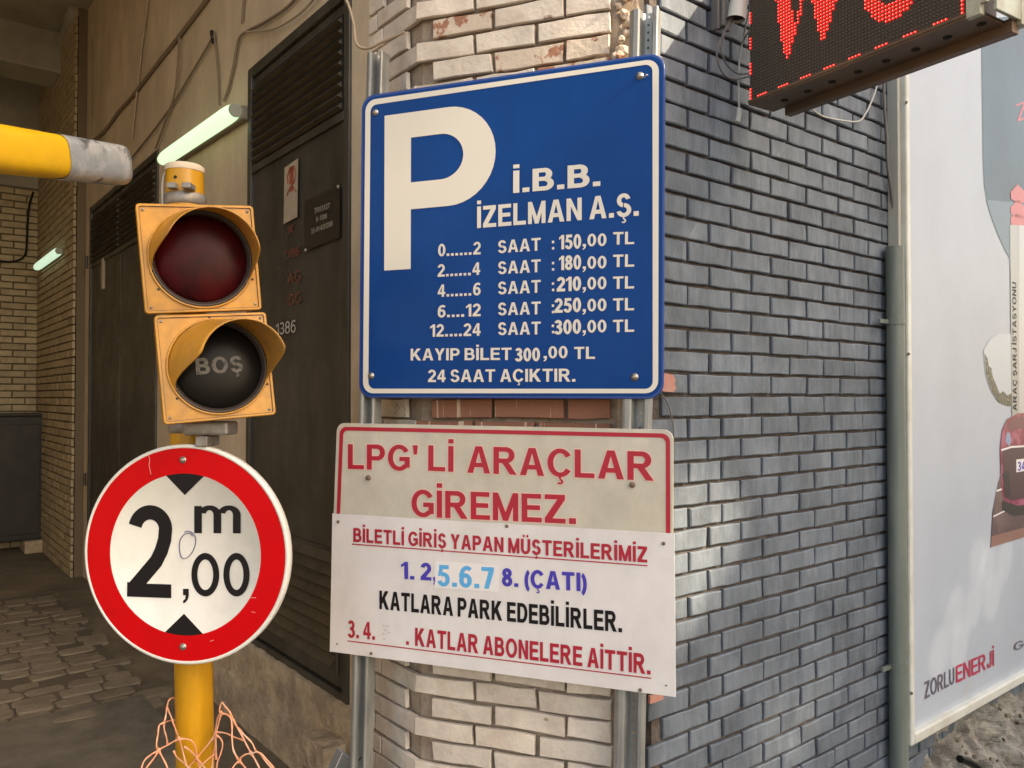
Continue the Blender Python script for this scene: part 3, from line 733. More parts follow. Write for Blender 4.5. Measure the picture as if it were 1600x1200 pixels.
# ---------------------------------------------------------------- posts
SG = P1.sub(0, -.088, 0)                                 # sign plane, 9 cm in front of the bricks
def post(uc_top, v_top, uc_bot, label, wl, ww, wr):
    # galvanised section: rounded lip, recessed web with holes, second lip
    At = SG.hit(uc_top, v_top, -.012); Ab = SG.hit(uc_bot, 1200, -.012)
    zt, zbm = At[1], -.05; sl = (At[0] - Ab[0]) / (At[1] - Ab[1]); xb = Ab[0] + (zbm - Ab[1]) * sl
    fr = SG.sub(xb, .004, zbm); t = thing('sign_post', label, 'post', fr.mat())
    prof = [(0, .050), (-.001, .022), (.003, .010), (.009, .003), (.016, .000), (wl - .006, .000), (wl - .001, .003), (wl, .009),
            (wl + .003, .032), (wl + .008, .038), (wl + ww - .006, .038), (wl + ww - .001, .032), (wl + ww, .006), (wl + ww + .004, .001), (wl + ww + wr - .003, .0), (wl + ww + wr, .004), (wl + ww + wr, .05)]
    hz = zt - zbm; wi = 9
    def X(x, z): return x + sl * z
    mb = MB()
    th = .0025
    nseg = 40
    for i in range(len(prof) - 1):
        if i == wi: continue
        (xa, ya), (xb2, yb) = prof[i], prof[i + 1]
        vv = []; ff = []
        for k in range(nseg + 1):
            z = hz * k / nseg; vv += [(X(xa, z), ya, z), (X(xb2, z), yb, z)]
        for k in range(nseg): ff.append((2 * k, 2 * k + 1, 2 * k + 3, 2 * k + 2))
        mb.add(vv, ff, True)
    mb.build('profile', m_galv, t)
    # web with real holes
    mb = MB(); x0, x1 = prof[wi - 0][0], prof[wi + 1][0]; y = .038; st = .0225; n = int(hz / st); cx = (x0 + x1) / 2; r = min(.0042, (x1 - x0) * .36)
    for k in range(n):
        z0 = hz - (k + 1) * st; z1 = z0 + st; cz = (z0 + z1) / 2
        outer = [(x0, z0), (cx, z0), (x1, z0), (x1, cz), (x1, z1), (cx, z1), (x0, z1), (x0, cz)]
        inner = [(cx + r * math.cos(t_), cz + r * math.sin(t_)) for t_ in [math.radians(225 + 45 * i) for i in range(8)]]
        vv = [(X(p[0], p[1]), y, p[1]) for p in outer + inner]
        mb.add(vv, [(i, (i + 1) % 8, 8 + (i + 1) % 8, 8 + i) for i in range(8)])
    mb.build('perforated_web', m_galv, t)
    return t
post(572, 84, 545, 'left galvanised perforated sign post at the pillar corner beside the metal door', .026, .026, .012)
post(983, 18, 957, 'right galvanised perforated sign post near the slate brick wall, sunlit on top', .034, .034, .017)

# ---------------------------------------------------------------- blue sign
BS = SG.subpx(800, 621)
t = thing('parking_sign', 'blue parking price sign with large white P bolted above the white signs', 'sign', BS.mat())
q = [BS.hit(*p) for p in ((565, 150), (1039, 81), (1036.5, 623.5), (560.5, 621.5))]
slab(t, q, .045, 0, .012, m_bluerim, 'panel')
qi = [Vector(p) for p in [BS.hit(*p) for p in ((568, 153.5), (1035.5, 85), (1033.5, 619.5), (563.5, 618))]]
P_ = rrect(qi, .042); link('blue_face', M_([(x, -.0012, z) for x, z in P_], [list(range(len(P_)))]), m_blue, t)
qo = [BS.hit(*p, .002) for p in ((571, 157), (1029.5, 91), (1028.5, 614.5), (567, 614.5))]
qn = [BS.hit(*p, .002) for p in ((579, 164.5), (1019.5, 99.5), (1020, 607.5), (575.5, 607.3))]
ringpart(t, qo, .036, qn, .022, .002, m_white, 'border')
# big P
def H_(u, v): return Vector(BS.hit(u, v, .002))
TL, BLc, BRc = H_(601, 181), H_(597, 423), H_(641, 421)
xl = TL.x; xs = H_(642, 330).x; ztop = TL.y; zb_ = BLc.y; xr = H_(774.5, 240).x; zlow = H_(642.5, 327).y
zit = H_(643, 215).y; zil = H_(643, 285).y; xir = H_(724, 245).x
Rr = (ztop - zlow) / 2; ri = (zit - zil) / 2; rx = Rr * 1.02; rxi = ri * 1.08
zc = (ztop + zlow) / 2; zci = (zit + zil) / 2
outer = [(xl, zb_), (xl, ztop)] + [(xr - rx + rx * math.sin(k / 20 * math.pi), zc + Rr * math.cos(k / 20 * math.pi)) for k in range(21)] + [(xs, zlow), (xs, zb_)]
inner = [(xs, zit)] + [(xir - rxi + rxi * math.sin(k / 20 * math.pi), zci + ri * math.cos(k / 20 * math.pi)) for k in range(21)] + [(xs, zil)]
# faces: stem quad + bowl strip
vv = []; ff = []
def V(p): vv.append((p[0], -.0024, p[1])); return len(vv) - 1
ff.append([V(p) for p in [(xl, zb_), (xs, zb_), (xs, ztop), (xl, ztop)]])
oa = [(xs, ztop)] + outer[2:23] + [(xs, zlow)]; ia = [(xs, zit)] + inner[1:22] + [(xs, zil)]
io = [V(p) for p in oa]; ii = [V(p) for p in ia]
for k in range(len(io) - 1): ff.append((io[k], io[k + 1], ii[k + 1], ii[k]))
link('letter_p', M_(vv, ff), m_white, t)
T = lambda s, a, b, c_, d_, cap, **k: letters(t, BS, s, a, b, c_, d_, cap, k.pop('m', m_white), .0024, **k)
T('İ.B.B.', 801.8, 301.7, 938, 290.3, 35.5, bold=.03)
T('İZELMAN A.Ş.', 745.5, 356.5, 998, 336.8, 35, bold=.024)
rows = [('0......2', 684.5, 400.7, 751, 397.3, 395.6, 391.3, 390, '150', 873.5, 389.8, 385.2, 382.3),
        ('2......4', 683.8, 432.6, 750.3, 429.3, 428.5, 425, 423, '180', 873.5, 422.3, 420.2, 417.5),
        ('4......6', 684, 464, 751, 461.2, 460, 457.2, 455, '210', 870, 455.7, 452.6, 451.6),
        ('6....12', 684, 496.2, 751, 494, 492.7, 491, 489.5, '250', 866.5, 489, 486.8, 485.7),
        ('12....24', 672, 526.3, 751, 524.6, 523.5, 522.4, 521, '300', 866, 522.8, 520, 519.3)]
for s, a, b, c_, d_, e, f_, g, num, nu, nb, zb2, tb in rows:
    T(s, a, b, c_, d_, 19.5); T('SAAT', 778.3, e, 844.8, f_, 19.8)
    T(':', 862.5, g, 866, g - .3, 19, bold=.02); T(num, nu, nb, 908, nb - 1.6, 22.5, bold=.034, spacing=.93)
    T(',00', 910.5, zb2, 947.5, zb2 - 1, 19.5); T('TL', 957.8, tb, 990.8, tb - 1, 19.5)
T('KAYIP BİLET', 641.5, 563.2, 799.3, 562.4, 18.8); T('300', 804.5, 564.8, 843.8, 564.3, 21, bold=.034, spacing=.93)
T(',00', 849.5, 560, 886.8, 559.6, 19); T('TL', 897, 561, 929.7, 560.6, 19)
T('24 SAAT AÇIKTIR.', 668.8, 597, 899, 596.3, 19.8)
for u, v in ((586.5, 175.5), (1000, 118.5), (580, 587), (991.8, 589)): bolt(t, BS, u, v, .0025, .0075)
mb = MB(); mb.tube([BS.P(1003, 119, .01), BS.P(1008, 121, .014), BS.P(1010, 116, .016), BS.P(1012, 118, .01)], .0018, 5); mb.build('wire_end', m_bolt, t)

# ---------------------------------------------------------------- LPG sign
LS = SG.sub(0, -.001, 0).subpx(790, 835)
t2 = thing('lpg_warning_sign', 'aged white sign with crimson border reading LPG\'Lİ ARAÇLAR GİREMEZ', 'sign', LS.mat())
q = [LS.hit(*p) for p in ((526, 660.8), (1052, 671.5), (1051.5, 872), (519.5, 838))]
slab(t2, q, .028, 0, .008, m_lpg, 'panel')
qo = [LS.hit(*p, .0012) for p in ((531, 666.6), (1047, 677.5), (1047.5, 875), (524.5, 842))]
qn = [LS.hit(*p, .0012) for p in ((536.6, 672.6), (1040.3, 684), (1040.5, 868), (530, 836))]
ringpart(t2, qo, .024, qn, .016, .0012, m_crim, 'border')
L2 = lambda s, a, b, c_, d_, cap, **k: letters(t2, LS, s, a, b, c_, d_, cap, m_crim, .002, halo=.035, **k)
L2("LPG'", 543.5, 732.6, 653, 736, 39.5, bold=.02); L2('Lİ', 669, 735.5, 708.5, 737.3, 40, bold=.02); L2('ARAÇLAR', 730, 738.5, 1021.5, 751.3, 43.5, bold=.02)
L2('GİREMEZ.', 643, 806.8, 900, 819, 43.5, bold=.02)
for u, v in ((576, 746.5), (988, 757.5)): bolt(t2, LS, u, v, .001, .0085, m_rust, False, .007)

# ---------------------------------------------------------------- lower sign
FS = SG.sub(0, -.010, 0).subpx(790, 1060)
t3 = thing('floor_notice_sign', 'white notice sign in red, blue and black letters, lowest on the posts', 'sign', FS.mat())
q = [FS.hit(*p) for p in ((519, 802.5), (1053.8, 834), (1056, 1089.5), (515, 1018))]
slab(t3, q, 0, 0, .004, m_low, 'panel', .0008)
L3 = lambda s, a, b, c_, d_, cap, m, **k: letters(t3, FS, s, a, b, c_, d_, cap, m, .0016, vert=True, **k)
L3('BİLETLİ GİRİŞ YAPAN MÜŞTERİLERİMİZ', 552, 846.5, 1011.5, 879.2, 23.5, m_crim, bold=.030)
poly(t3, FS, [(549.8, 849.3), (1011.8, 883), (1011.8, 884.8), (549.8, 851)], m_crim, .0016, 'underline')
L3('1. 2', 626.8, 904.3, 674, 907.3, 27, m_indigo, bold=.034); L3('8. (ÇATI)', 784.3, 915.5, 917, 924.5, 28.5, m_indigo, bold=.034)
poly(t3, FS, [(680, 876), (780, 883.5), (780, 925.5), (679, 918)], m_film, .0012, 'sticker')
L3(',', 677, 907, 680, 907, 28, m_indigo, bold=.02)
L3('5.6.7', 683.5, 915.5, 772, 920.5, 33.5, m_sky, bold=.030)
L3('KATLARA PARK EDEBİLİRLER.', 592.8, 951.5, 972, 988.2, 30.5, m_black, bold=.032)
L3('3. 4.', 543.5, 996, 586, 999.8, 27, m_crim, bold=.024); L3('.', 634.5, 1007.3, 639, 1007.8, 28, m_crim, bold=.03)
L3('KATLAR ABONELERE AİTTİR.', 648.5, 1009, 1016.5, 1054.3, 30, m_crim, bold=.030)
poly(t3, FS, [(542.8, 1000.5), (1017.7, 1059), (1017.7, 1060.8), (542.8, 1002.2)], m_crim, .0016, 'underline')
for i, (u, v) in enumerate(((597, 976), (600, 983), (597, 989), (605, 987), (598, 997), (603, 977))):
    poly(t3, FS, [(u, v), (u + 5, v + .4), (u + 4.6, v + 2.6), (u, v + 2.4)], m_faint, .0014, 'faded_remnant')
for u, v in ((528.8, 815.2), (792, 822), (1037, 849.2), (580, 1021), (1000.5, 1078)): bolt(t3, FS, u, v, .0005, .0052, m_rust, False, .004)
for u, v in ((1041, 1071), (527, 1006)): bolt(t3, FS, u, v, .0005, .0025, m_rust, False, .003)

# ---------------------------------------------------------------- pole, signals, disc
PT = Vector((-.995, 2.42, 2.195)); PB = Vector((-.940, 2.42, -.02))
pole = thing('signal_pole', 'yellow tubular pole carrying the two signal heads and round sign', 'pole', Matrix.Translation(PB))
mb = MB(); R_ = .0545; top_ = PT - PB
pts = [top_ * k / 30 for k in range(31)]; mb.tube(pts, R_, 28, cap=False); mb.build('tube', m_pole, pole)
mb = MB(); mb.tube([top_ - Vector((0, 0, .012)), top_ + Vector((0, 0, .004)), top_ + Vector((0, 0, .009))], .056, 28, radii=[.0562, .0568, .050]); mb.build('cap', m_dust, pole)
def ax(z): return PB.lerp(PT, (z - PB.z) / (PT.z - PB.z)) - PB
for z0, z1 in ((2.085, 2.108), (1.463, 1.487), (1.40, 1.42)):
    mb = MB(); mb.tube([ax(z0 - .006), ax(z0), ax(z1), ax(z1 + .006)], .058, 24, radii=[.0555, .061, .061, .0555]); mb.build('clamp_band', m_clamp, pole)
for z_, dx in ((2.125, -.022), (2.125, .022), (1.475, .035), (1.43, .02)):
    mb = MB(); p = ax(z_) + Vector((dx + .012, -.064, 0)); mb.box(p.x - .013, p.x + .013, p.y - .014, p.y + .03, p.z - .008, p.z + .008, .002); mb.build('clamp_nut', m_clamp, pole)
p = ax(2.155) + Vector((-.006, -.0545, 0)); mb = MB(); mb.lathe([(.005, 0), (.004, -.003), (.0001, -.004)], 8, Matrix.Translation(p)); mb.build('hole', m_dslot, pole)
# wire down the back of the stub
mb = MB(); mb.tube(smooth_line([ax(2.2) + Vector((-.05, .0, 0)), ax(2.16) + Vector((-.062, -.01, 0)), ax(2.08) + Vector((-.060, -.02, 0)), ax(2.03) + Vector((-.05, -.03, 0))]), .003, 6); mb.build('wire', m_wirew, pole)

def rotm(yaw, pit, roll):
    return Matrix.Rotation(math.radians(yaw), 4, 'Z') @ Matrix.Rotation(math.radians(pit), 4, 'X') @ Matrix.Rotation(math.radians(roll), 4, 'Y')
def signal(pos, rot, W, H, lx, lz, lr, m_lens, label, vtwist, vL, vyaw, word=None, vpit=0, vtap=.1):
    M0 = Matrix.Translation(pos) @ rotm(*rot)
    t = thing('traffic_signal', label, 'traffic light', M0)
    mb = MB()
    # body with rounded rim
    mb.box(-W / 2 + .006, W / 2 - .006, .018, .115, -H / 2 + .006, H / 2 - .006, .012)
    mb.build('housing', m_yel, t)
    # front door plate with a raised edge
    q = [(-W / 2, H / 2), (W / 2, H / 2), (W / 2, -H / 2), (-W / 2, -H / 2)]
    e = .007; qi_ = [(-W / 2 + e, H / 2 - e), (W / 2 - e, H / 2 - e), (W / 2 - e, -H / 2 + e), (-W / 2 + e, -H / 2 + e)]
    A_, B_ = rrect(q, .010, 4), rrect(qi_, .006, 4); n = len(A_)
    vv = [(x, .02, z) for x, z in A_] + [(x, -.002, z) for x, z in A_] + [(x * .99, -.005, z * .99) for x, z in A_] + [(x, -.005, z) for x, z in B_] + [(x, .0, z) for x, z in B_]
    ff = [(i + b * n, (i + 1) % n + b * n, (i + 1) % n + n + b * n, i + n + b * n) for b in range(4) for i in range(n)]
    link('door_rim', M_(vv, ff), m_yel, t)
    C_ = rrect([(x * .988, z * .988) for x, z in qi_], .005, 4)
    link('seam', M_([(x, -.0004, z) for x, z in B_ + C_], [(i, (i + 1) % n, n + (i + 1) % n, n + i) for i in range(n)]), m_seal, t)
    for sx, sz in ((-1, 1), (1, 1), (1, -1), (-1, -1)):
        mb = MB(); mb.lathe([(.0042, 0), (.0038, -.0022), (.0001, -.0026)], 10, Matrix.Translation((sx * (W / 2 - .017), -.0002, sz * (H / 2 - .017)))); mb.build('screw', m_clamp, t)
    # door face with a round hole: fan between hole and rim
    nh = 48; hr = lr + .010
    hv = [(lx + hr * math.cos(2 * math.pi * k / nh), lz + hr * math.sin(2 * math.pi * k / nh)) for k in range(nh)]
    ev = []
    for k in range(nh):
        c_, s_ = math.cos(2 * math.pi * k / nh), math.sin(2 * math.pi * k / nh)
        tx = ((W / 2 - e) * (1 if c_ > 0 else -1) - lx) / c_ if abs(c_) > 1e-6 else 9
        tz = ((H / 2 - e) * (1 if s_ > 0 else -1) - lz) / s_ if abs(s_) > 1e-6 else 9
        tt = min(tx, tz); ev.append((lx + c_ * tt, lz + s_ * tt))
    # snap nearest edge points to corners
    for cx in (-1, 1):
        for cz in (-1, 1):
            c0 = Vector((cx * (W / 2 - e), cz * (H / 2 - e))); k = min(range(nh), key=lambda i: (Vector(ev[i]) - c0).length); ev[k] = tuple(c0)
    link('door_face', M_([(x, 0.0, z) for x, z in hv + ev], [(k, (k + 1) % nh, nh + (k + 1) % nh, nh + k) for k in range(nh)]), m_yel, t)
    mb = MB(); Ml = Matrix.Translation((lx, 0, lz))
    mb.lathe([(hr + .004, .0), (hr + .004, -.005), (hr - .002, -.006), (hr - .003, .004), (lr + .001, .006), (lr + .001, .014)], 48, Ml); mb.build('gasket', m_seal, t)
    mb = MB(); mb.lathe([(hr + .010, -.0005), (hr + .010, -.006), (hr + .005, -.007), (hr + .0045, -.0005)], 48, Ml); mb.build('visor_ring', m_visor, t)
    mb = MB(); mb.lathe([(lr + .002, .010)] + [(lr * math.cos(k / 8 * math.pi / 2), .010 - .022 * math.sin(k / 8 * math.pi / 2)) for k in range(8)] + [(.0005, -.012)], 48, Ml); ln = mb.build('lens', m_lens, t)
    # visor: open tube whose length swells over the top, cut in an S on both sides
    vr = hr + .004; na, nl = 72, 12; span = math.radians(vtwist[1])
    vv = []; ff = []
    for i in range(na + 1):
        th = -span + 2 * span * i / na; f = abs(th) / span
        L = vL * (1 - max(0, (f - .42) / .58) ** 1.15 * 1.0) if f > .42 else vL
        L = vL * (.5 + .5 * math.cos(math.pi * min(1, max(0, (f - .62) / .38)))) * (1 - .06 * f) + .004
        an = math.radians(90 + vtwist[0]) - th
        for j in range(nl + 1):
            y = -L * j / nl; k = 1 - vtap * L / vL * j / nl
            vv.append(Vector((lx + vr * k * math.cos(an) - y * math.tan(math.radians(vyaw)), y - .003, lz + vr * k * math.sin(an) + y * math.tan(math.radians(vpit)))))
    for i in range(na):
        for j in range(nl): a = i * (nl + 1) + j; ff.append((a, a + 1, a + nl + 2, a + nl + 1))
    me = M_(vv, ff, True); vo = link('visor', me, m_visor, t)
    md = vo.modifiers.new('s', 'SOLIDIFY'); md.thickness = .0028; md.offset = 0
    for an in (95, 215, 335):
        q = (lx + (hr + .014) * math.cos(math.radians(an)), lz + (hr + .014) * math.sin(math.radians(an)))
        mb = MB(); mb.lathe([(.0035, 0), (.003, -.003), (.0001, -.0035)], 8, Matrix.Translation((q[0], -.001, q[1]))); mb.build('screw', m_seal, t)
    # bracket to the pole
    mb = MB(); mb.box(-.03, .03, .116, .150, -.05, .05, .004); mb.build('bracket', m_clamp, t)
    if word:
        me = text_mesh(word, .03, 0); xs_ = [v.co.x for v in me.vertices]; w_ = max(xs_) - min(xs_); lo, hi = capH(.03)
        for v in me.vertices: v.co = Vector((lx + (v.co.x - min(xs_) - w_ / 2) / w_ * .125 , -.0135 - v.co.z, lz + .002 + (v.co.y - (lo + hi) / 2) / (hi - lo) * .046))
        me.materials.clear(); link('lettering', me, m_bos, ln)
    return t
signal((-.876, 2.244, 1.891), (28, .2, -5.1), .31, .301, .004, .000, .122, m_lensr, 'upper yellow signal head with dark red lens and upright visor', (-10, 113), .125, 7, vpit=1, vtap=.11)
signal((-.833, 2.254, 1.587), (28, -5.5, -4.8), .30, .301, .006, .000, .118, m_lensb, 'lower yellow signal head with black lens reading BOŞ and twisted visor', (0, 116), .155, 17, 'BOŞ', vpit=2, vtap=.16)
mb = MB(); q = Vector(at(332, 670, 2.32)) - PB; mb.box(q.x - .075, q.x + .055, q.y - .03, q.y + .06, q.z - .018, q.z + .022, .008)
mb.box(q.x - .035, q.x + .0, q.y - .04, q.y + .06, q.z - .05, q.z - .019, .004); mb.build('connector_block', m_clamp, pole)

# round height-limit sign
DC = at(288.5, 866, 2.30)
fd = Frame(DC, (math.cos(math.radians(-8)), math.sin(math.radians(-8))))
Rd = 171 * 2.30 / 1250
Mroll = Matrix.Rotation(math.radians(-1.0), 4, 'Y')
t4 = thing('height_limit_sign', 'round red rimmed height limit sign reading 2,00 m below the signal heads', 'sign', fd.mat())
mb = MB(); mb.lathe([(Rd - .004, .025), (Rd, .022), (Rd, .002), (Rd - .003, -.001), (Rd - .010, -.002), (Rd - .0105, 0.0), (.0005, .0)], 96); mb.build('panel', m_whiter, t4)
def disc(r0, r1, y, n=96): return M_([(r * math.cos(2 * math.pi * k / n), y, r * math.sin(2 * math.pi * k / n)) for r in (r0, r1) for k in range(n)], [(k, (k + 1) % n, n + (k + 1) % n, n + k) for k in range(n)])
Ro = Rd * .966; Ri = Rd * .735
link('red_ring', disc(Ro, Ri, -.0012), m_red, t4)
def tri(sgn):
    hw = math.radians(14.5); n = 8; pts = [(Ri * math.sin(-hw + 2 * hw * k / n), sgn * Ri * math.cos(-hw + 2 * hw * k / n)) for k in range(n + 1)] + [(0, sgn * (Ri - .062))]
    link('triangle', M_([(x, -.0014, z) for x, z in pts], [list(range(len(pts)))]), m_black, t4)
tri(1); tri(-1)
for pts in ([(231, 708), (234, 718), (233, 727), (236, 741)], [(392, 934), (400, 934)], [(393, 956), (399, 957)], [(328, 1002), (334, 1000)]):
    mb = MB(); mb.tube([Vector((fd.hit(u, v, .0014)[0], -.0013, fd.hit(u, v, .0014)[1])) for u, v in pts], .0007, 4); mb.build('scratch', m_halo, t4)
lt = lambda s, a, b, c_, d_, cap, **k: letters(t4, fd, s, a, b, c_, d_, cap, m_black, .0016, **k)
# 2 drawn as a stroke with square ends
def stroke(pts, w_, m, parent, y, name='lettering'):
    pts = [Vector(p) for p in pts]; vv = []; ff = []
    for i, p in enumerate(pts):
        d = (pts[min(i + 1, len(pts) - 1)] - pts[max(i - 1, 0)]).normalized(); nn = Vector((-d.y, d.x)); ww = w_[i] if isinstance(w_, list) else w_
        vv += [(p.x + nn.x * ww / 2, y, p.y + nn.y * ww / 2), (p.x - nn.x * ww / 2, y, p.y - nn.y * ww / 2)]
    ff = [(2 * i, 2 * i + 1, 2 * i + 3, 2 * i + 2) for i in range(len(pts) - 1)]
    return link(name, M_(vv, ff), m, parent)
def h4(u, v): return Vector(fd.hit(u, v, .0016))
x0, zb2 = h4(198.6, 932); x1, zt2 = h4(268.6, 790); sw = .0275 * 1.5
cx_ = (x0 + x1) / 2 + .002; rx_ = (x1 - x0) / 2 - sw / 2; ztc = zt2 - .071
arcp = [(cx_ - rx_ * math.cos(a_), ztc + (zt2 - sw / 2 - ztc) * math.sin(a_)) for a_ in [math.radians(12 + k * 9) for k in range(19)]]
arcp += [(cx_ + rx_ * .93, ztc - .028), (cx_ + rx_ * .72, ztc - .060), (cx_ + rx_ * .40, ztc - .090), (x0 + sw * .50, zb2 + sw * .62)]
stroke(arcp, sw, m_black, t4, -.0016)
link('lettering', M_([(x0, -.0019, zb2), (x1, -.0019, zb2), (x1, -.0019, zb2 + sw * .95), (x0 + sw * .55, -.0019, zb2 + sw * .95 + .0), (x0, -.0019, zb2 + sw * 1.02)], [(0, 1, 2, 3, 4)]), m_black, t4)
lt('m', 303.5, 833, 376, 833.5, 49.5, bold=.012)
for (ua, ub) in ((299, 342.6), (349, 390)):
    a0 = h4(ua, 898); b0 = h4(ub, 898); zz0 = h4((ua + ub) / 2, 932)[1]; zz1 = h4((ua + ub) / 2, 864)[1]
    c_ = ((a0.x + b0.x) / 2, (zz0 + zz1) / 2); rx2 = (b0.x - a0.x) / 2; rz2 = (zz1 - zz0) / 2; n = 40; s_ = .0185
    link('lettering', M_([(c_[0] + (rx2 - k) * math.cos(2 * math.pi * i / n), -.0016, c_[1] + (rz2 - k) * math.sin(2 * math.pi * i / n)) for k in (0, s_) for i in range(n)], [(i, (i + 1) % n, n + (i + 1) % n, n + i) for i in range(n)]), m_black, t4)
lt(',', 286, 930, 295, 930, 50, bold=.03)
mb = MB(); pts = [(288, 832), (292, 830), (300, 832), (306, 842), (303, 858), (294, 870), (285, 872), (281, 862), (281, 846), (287, 836), (297, 833), (301, 838)]
mb.tube(smooth_line([Vector((*h4(u, v),)).to_3d() for u, v in pts] if False else [Vector((h4(u, v)[0], -.002, h4(u, v)[1])) for u, v in pts], 5), .0012, 4); mb.build('pen_scribble', mat('pen_blue', (.09, .08, .22), .5), t4)
for v in (718.5, 1010.5): bolt(t4, fd, 286, v, .0015, .007)
mb = MB(); mb.box(-.04, .04, .004, .07, .14, .17, .003); mb.box(-.04, .04, .004, .07, -.17, -.14, .003); mb.build('bracket', m_clamp, t4)

# ---------------------------------------------------------------- barrier arm
A = at(180, 258, 1.96); B = at(-2, 233, 1.585); dirv = (A - B).normalized(); Bx = B - dirv * .9; Ax = A
t5 = thing('barrier_arm', 'yellow barrier arm with grey taped tip reaching in from the left', 'barrier', Matrix.Translation(A))
def oval(p0, p1, rx2, rz2, m, name, n=24, capit=False, pw_=.62):
    d = (p1 - p0).normalized(); sd_ = d.cross(Vector((0, 0, 1))).normalized(); up = sd_.cross(d); vv = []; ff = []
    ns = 14
    def sp(x): return math.copysign(abs(x) ** pw_, x)
    for i in range(ns + 1):
        p = p0.lerp(p1, i / ns)
        for k in range(n):
            t_ = 2 * math.pi * k / n; vv.append(p + sd_ * sp(math.cos(t_)) * rx2 + up * sp(math.sin(t_)) * rz2)
    for i in range(ns):
        for k in range(n): ff.append((i * n + k, i * n + (k + 1) % n, (i + 1) * n + (k + 1) % n, (i + 1) * n + k))
    if capit: ff.append([ns * n + k for k in range(n)])
    mb = MB(); mb.add([q - A for q in vv], ff, True); return mb.build(name, m, t5)
seam = at(72, 243, 1.74); seam = B + dirv * ((seam - B).dot(dirv))
oval(Bx, seam, .044, .047, m_arm, 'arm'); oval(seam, A, .0452, .0485, m_tape, 'tape_wrap', capit=True)
# reflective lip at the seam
oval(seam - dirv * .004, seam + dirv * .001, .0456, .0489, m_tape, 'tape_edge')

# ---------------------------------------------------------------- tube lamps and cables
def lampfix(fr, uA, vA, uB, vB, off, r, m, label, grp=None):
    a = fr.P(uA, vA, off); b = fr.P(uB, vB, off); M0 = fr.sub(a.x, 0, a.z)
    t = thing('tube_lamp', label, 'lamp', M0.mat(), grp); L = (b - a).length; d = (b - a).normalized()
    mb = MB(); p = [Vector((0, -off, 0)) + d * (L * k / 20) for k in range(21)]
    rr_ = [r * (.75 if k in (0, 20) else .95 if k in (1, 19) else 1) for k in range(21)]
    mb.tube(p, r, 20, radii=rr_); mb.build('diffuser', m, t)
    mb = MB(); mb.box(.0, L, -off + r * .7, -.004, -r * .85, r * .85, .01, M=Matrix.Rotation(-math.atan2(d.z, d.x), 4, 'Y')); mb.build('housing', m_lampb, t)
    for q in (.0, L):
        mb = MB(); pp = Vector((0, -off, 0)) + d * q; mb.tube([pp - d * .006, pp + d * .002], r * .8, 18); mb.build('end_cap', mat('clear_end', (.36, .36, .28), .4), t)
    return t
lampfix(W3, 254, 250, 368, 172, .07, .040, m_lamp, 'lit greenish tube lamp slanting across the plaster wall above the signal pole')
lampfix(J, 57, 418, 92, 392, .06, .036, m_lamp2, 'small far tube lamp on the brick facing deep in the passage')
def cable(fr, pts, r, m, label, off=.012, name='cable', sm=True, dx=0):
    q = [fr.P(u, v, off) for u, v in pts]; o_ = q[0].copy(); M0 = fr.mat() @ Matrix.Translation(o_)
    mb = MB(); L = smooth_line([p - o_ for p in q], 5) if sm else [p - o_ for p in q]
    mb.tube(L, r, 6); o = mb.build(name, m, None, M=M0); o['label'] = label; o['category'] = 'cable'; return o
cable(W3, [(330, -12), (323, 0), (302, 28), (280, 57), (252, 92), (229, 122), (212, 144), (199, 160), (187, 173), (165, 203), (148, 218)], .013, m_cable, 'thickest dark cable running diagonally down the plaster wall')
cable(W3, [(233, -12), (228, 28), (222, 70), (217, 120), (211, 170), (206, 219)], .008, m_cable2, 'thin straight conduit crossing the thick cable left of the lamp')
cable(W3, [(280, 57), (278, 100), (274, 140), (266, 170), (254, 202), (243, 232)], .007, m_cable, 'cable dropping from the thick cable to the lamp end', .02)
cable(W3, [(333, 57), (318, 83), (297, 118), (272, 160), (240, 204), (203, 250)], .006, m_cable, 'thin sagging cable running to the double door top', .016)
cable(W3, [(335, 50), (336, 66), (339, 90), (341, 115), (342, 140), (343, 164)], .006, m_cable, 'short cable hanging down to the upper lamp end from a nail')
cable(W3, [(472, -14), (448, 12), (415, 34), (384, 50), (374, 60), (369, 80), (366, 100), (358, 135), (350, 158)], .007, m_cable, 'doubled cable looping from the top edge to the lamp', .014)
cable(W3, [(498, -10), (472, 18), (450, 34), (425, 46), (400, 49), (384, 50)], .005, m_cable2, 'pale cable hanging in a loop above the lamp', .02)
cable(W3, [(383, -10), (380, 10), (378, 36)], .007, m_cable, 'short stub of cable hanging at the top of the plaster wall')
cable(W3, [(144, 60), (143, 130), (142, 212)], .006, m_cable2, 'faint vertical conduit beside the brick facing')
cable(P1, [(536, -10), (546, 12), (553, 40), (556, 66), (566, 75), (580, 74), (596, 66), (614, 58), (632, 50)], .005, m_cable2, 'thin wire curling across the pillar corner above the blue sign', .05)
cable(W3, [(331, 49), (332.5, 62), (334, 66)], .012, m_dslot, 'dark nail in the plaster wall holding a cable', .014, 'nail', False)
cable(E_, [(52, 300), (46, 320), (43, 350), (42, 380), (38, 400), (20, 409), (-10, 408)], .010, m_dslot, 'black cable curving down the far end wall', .03)
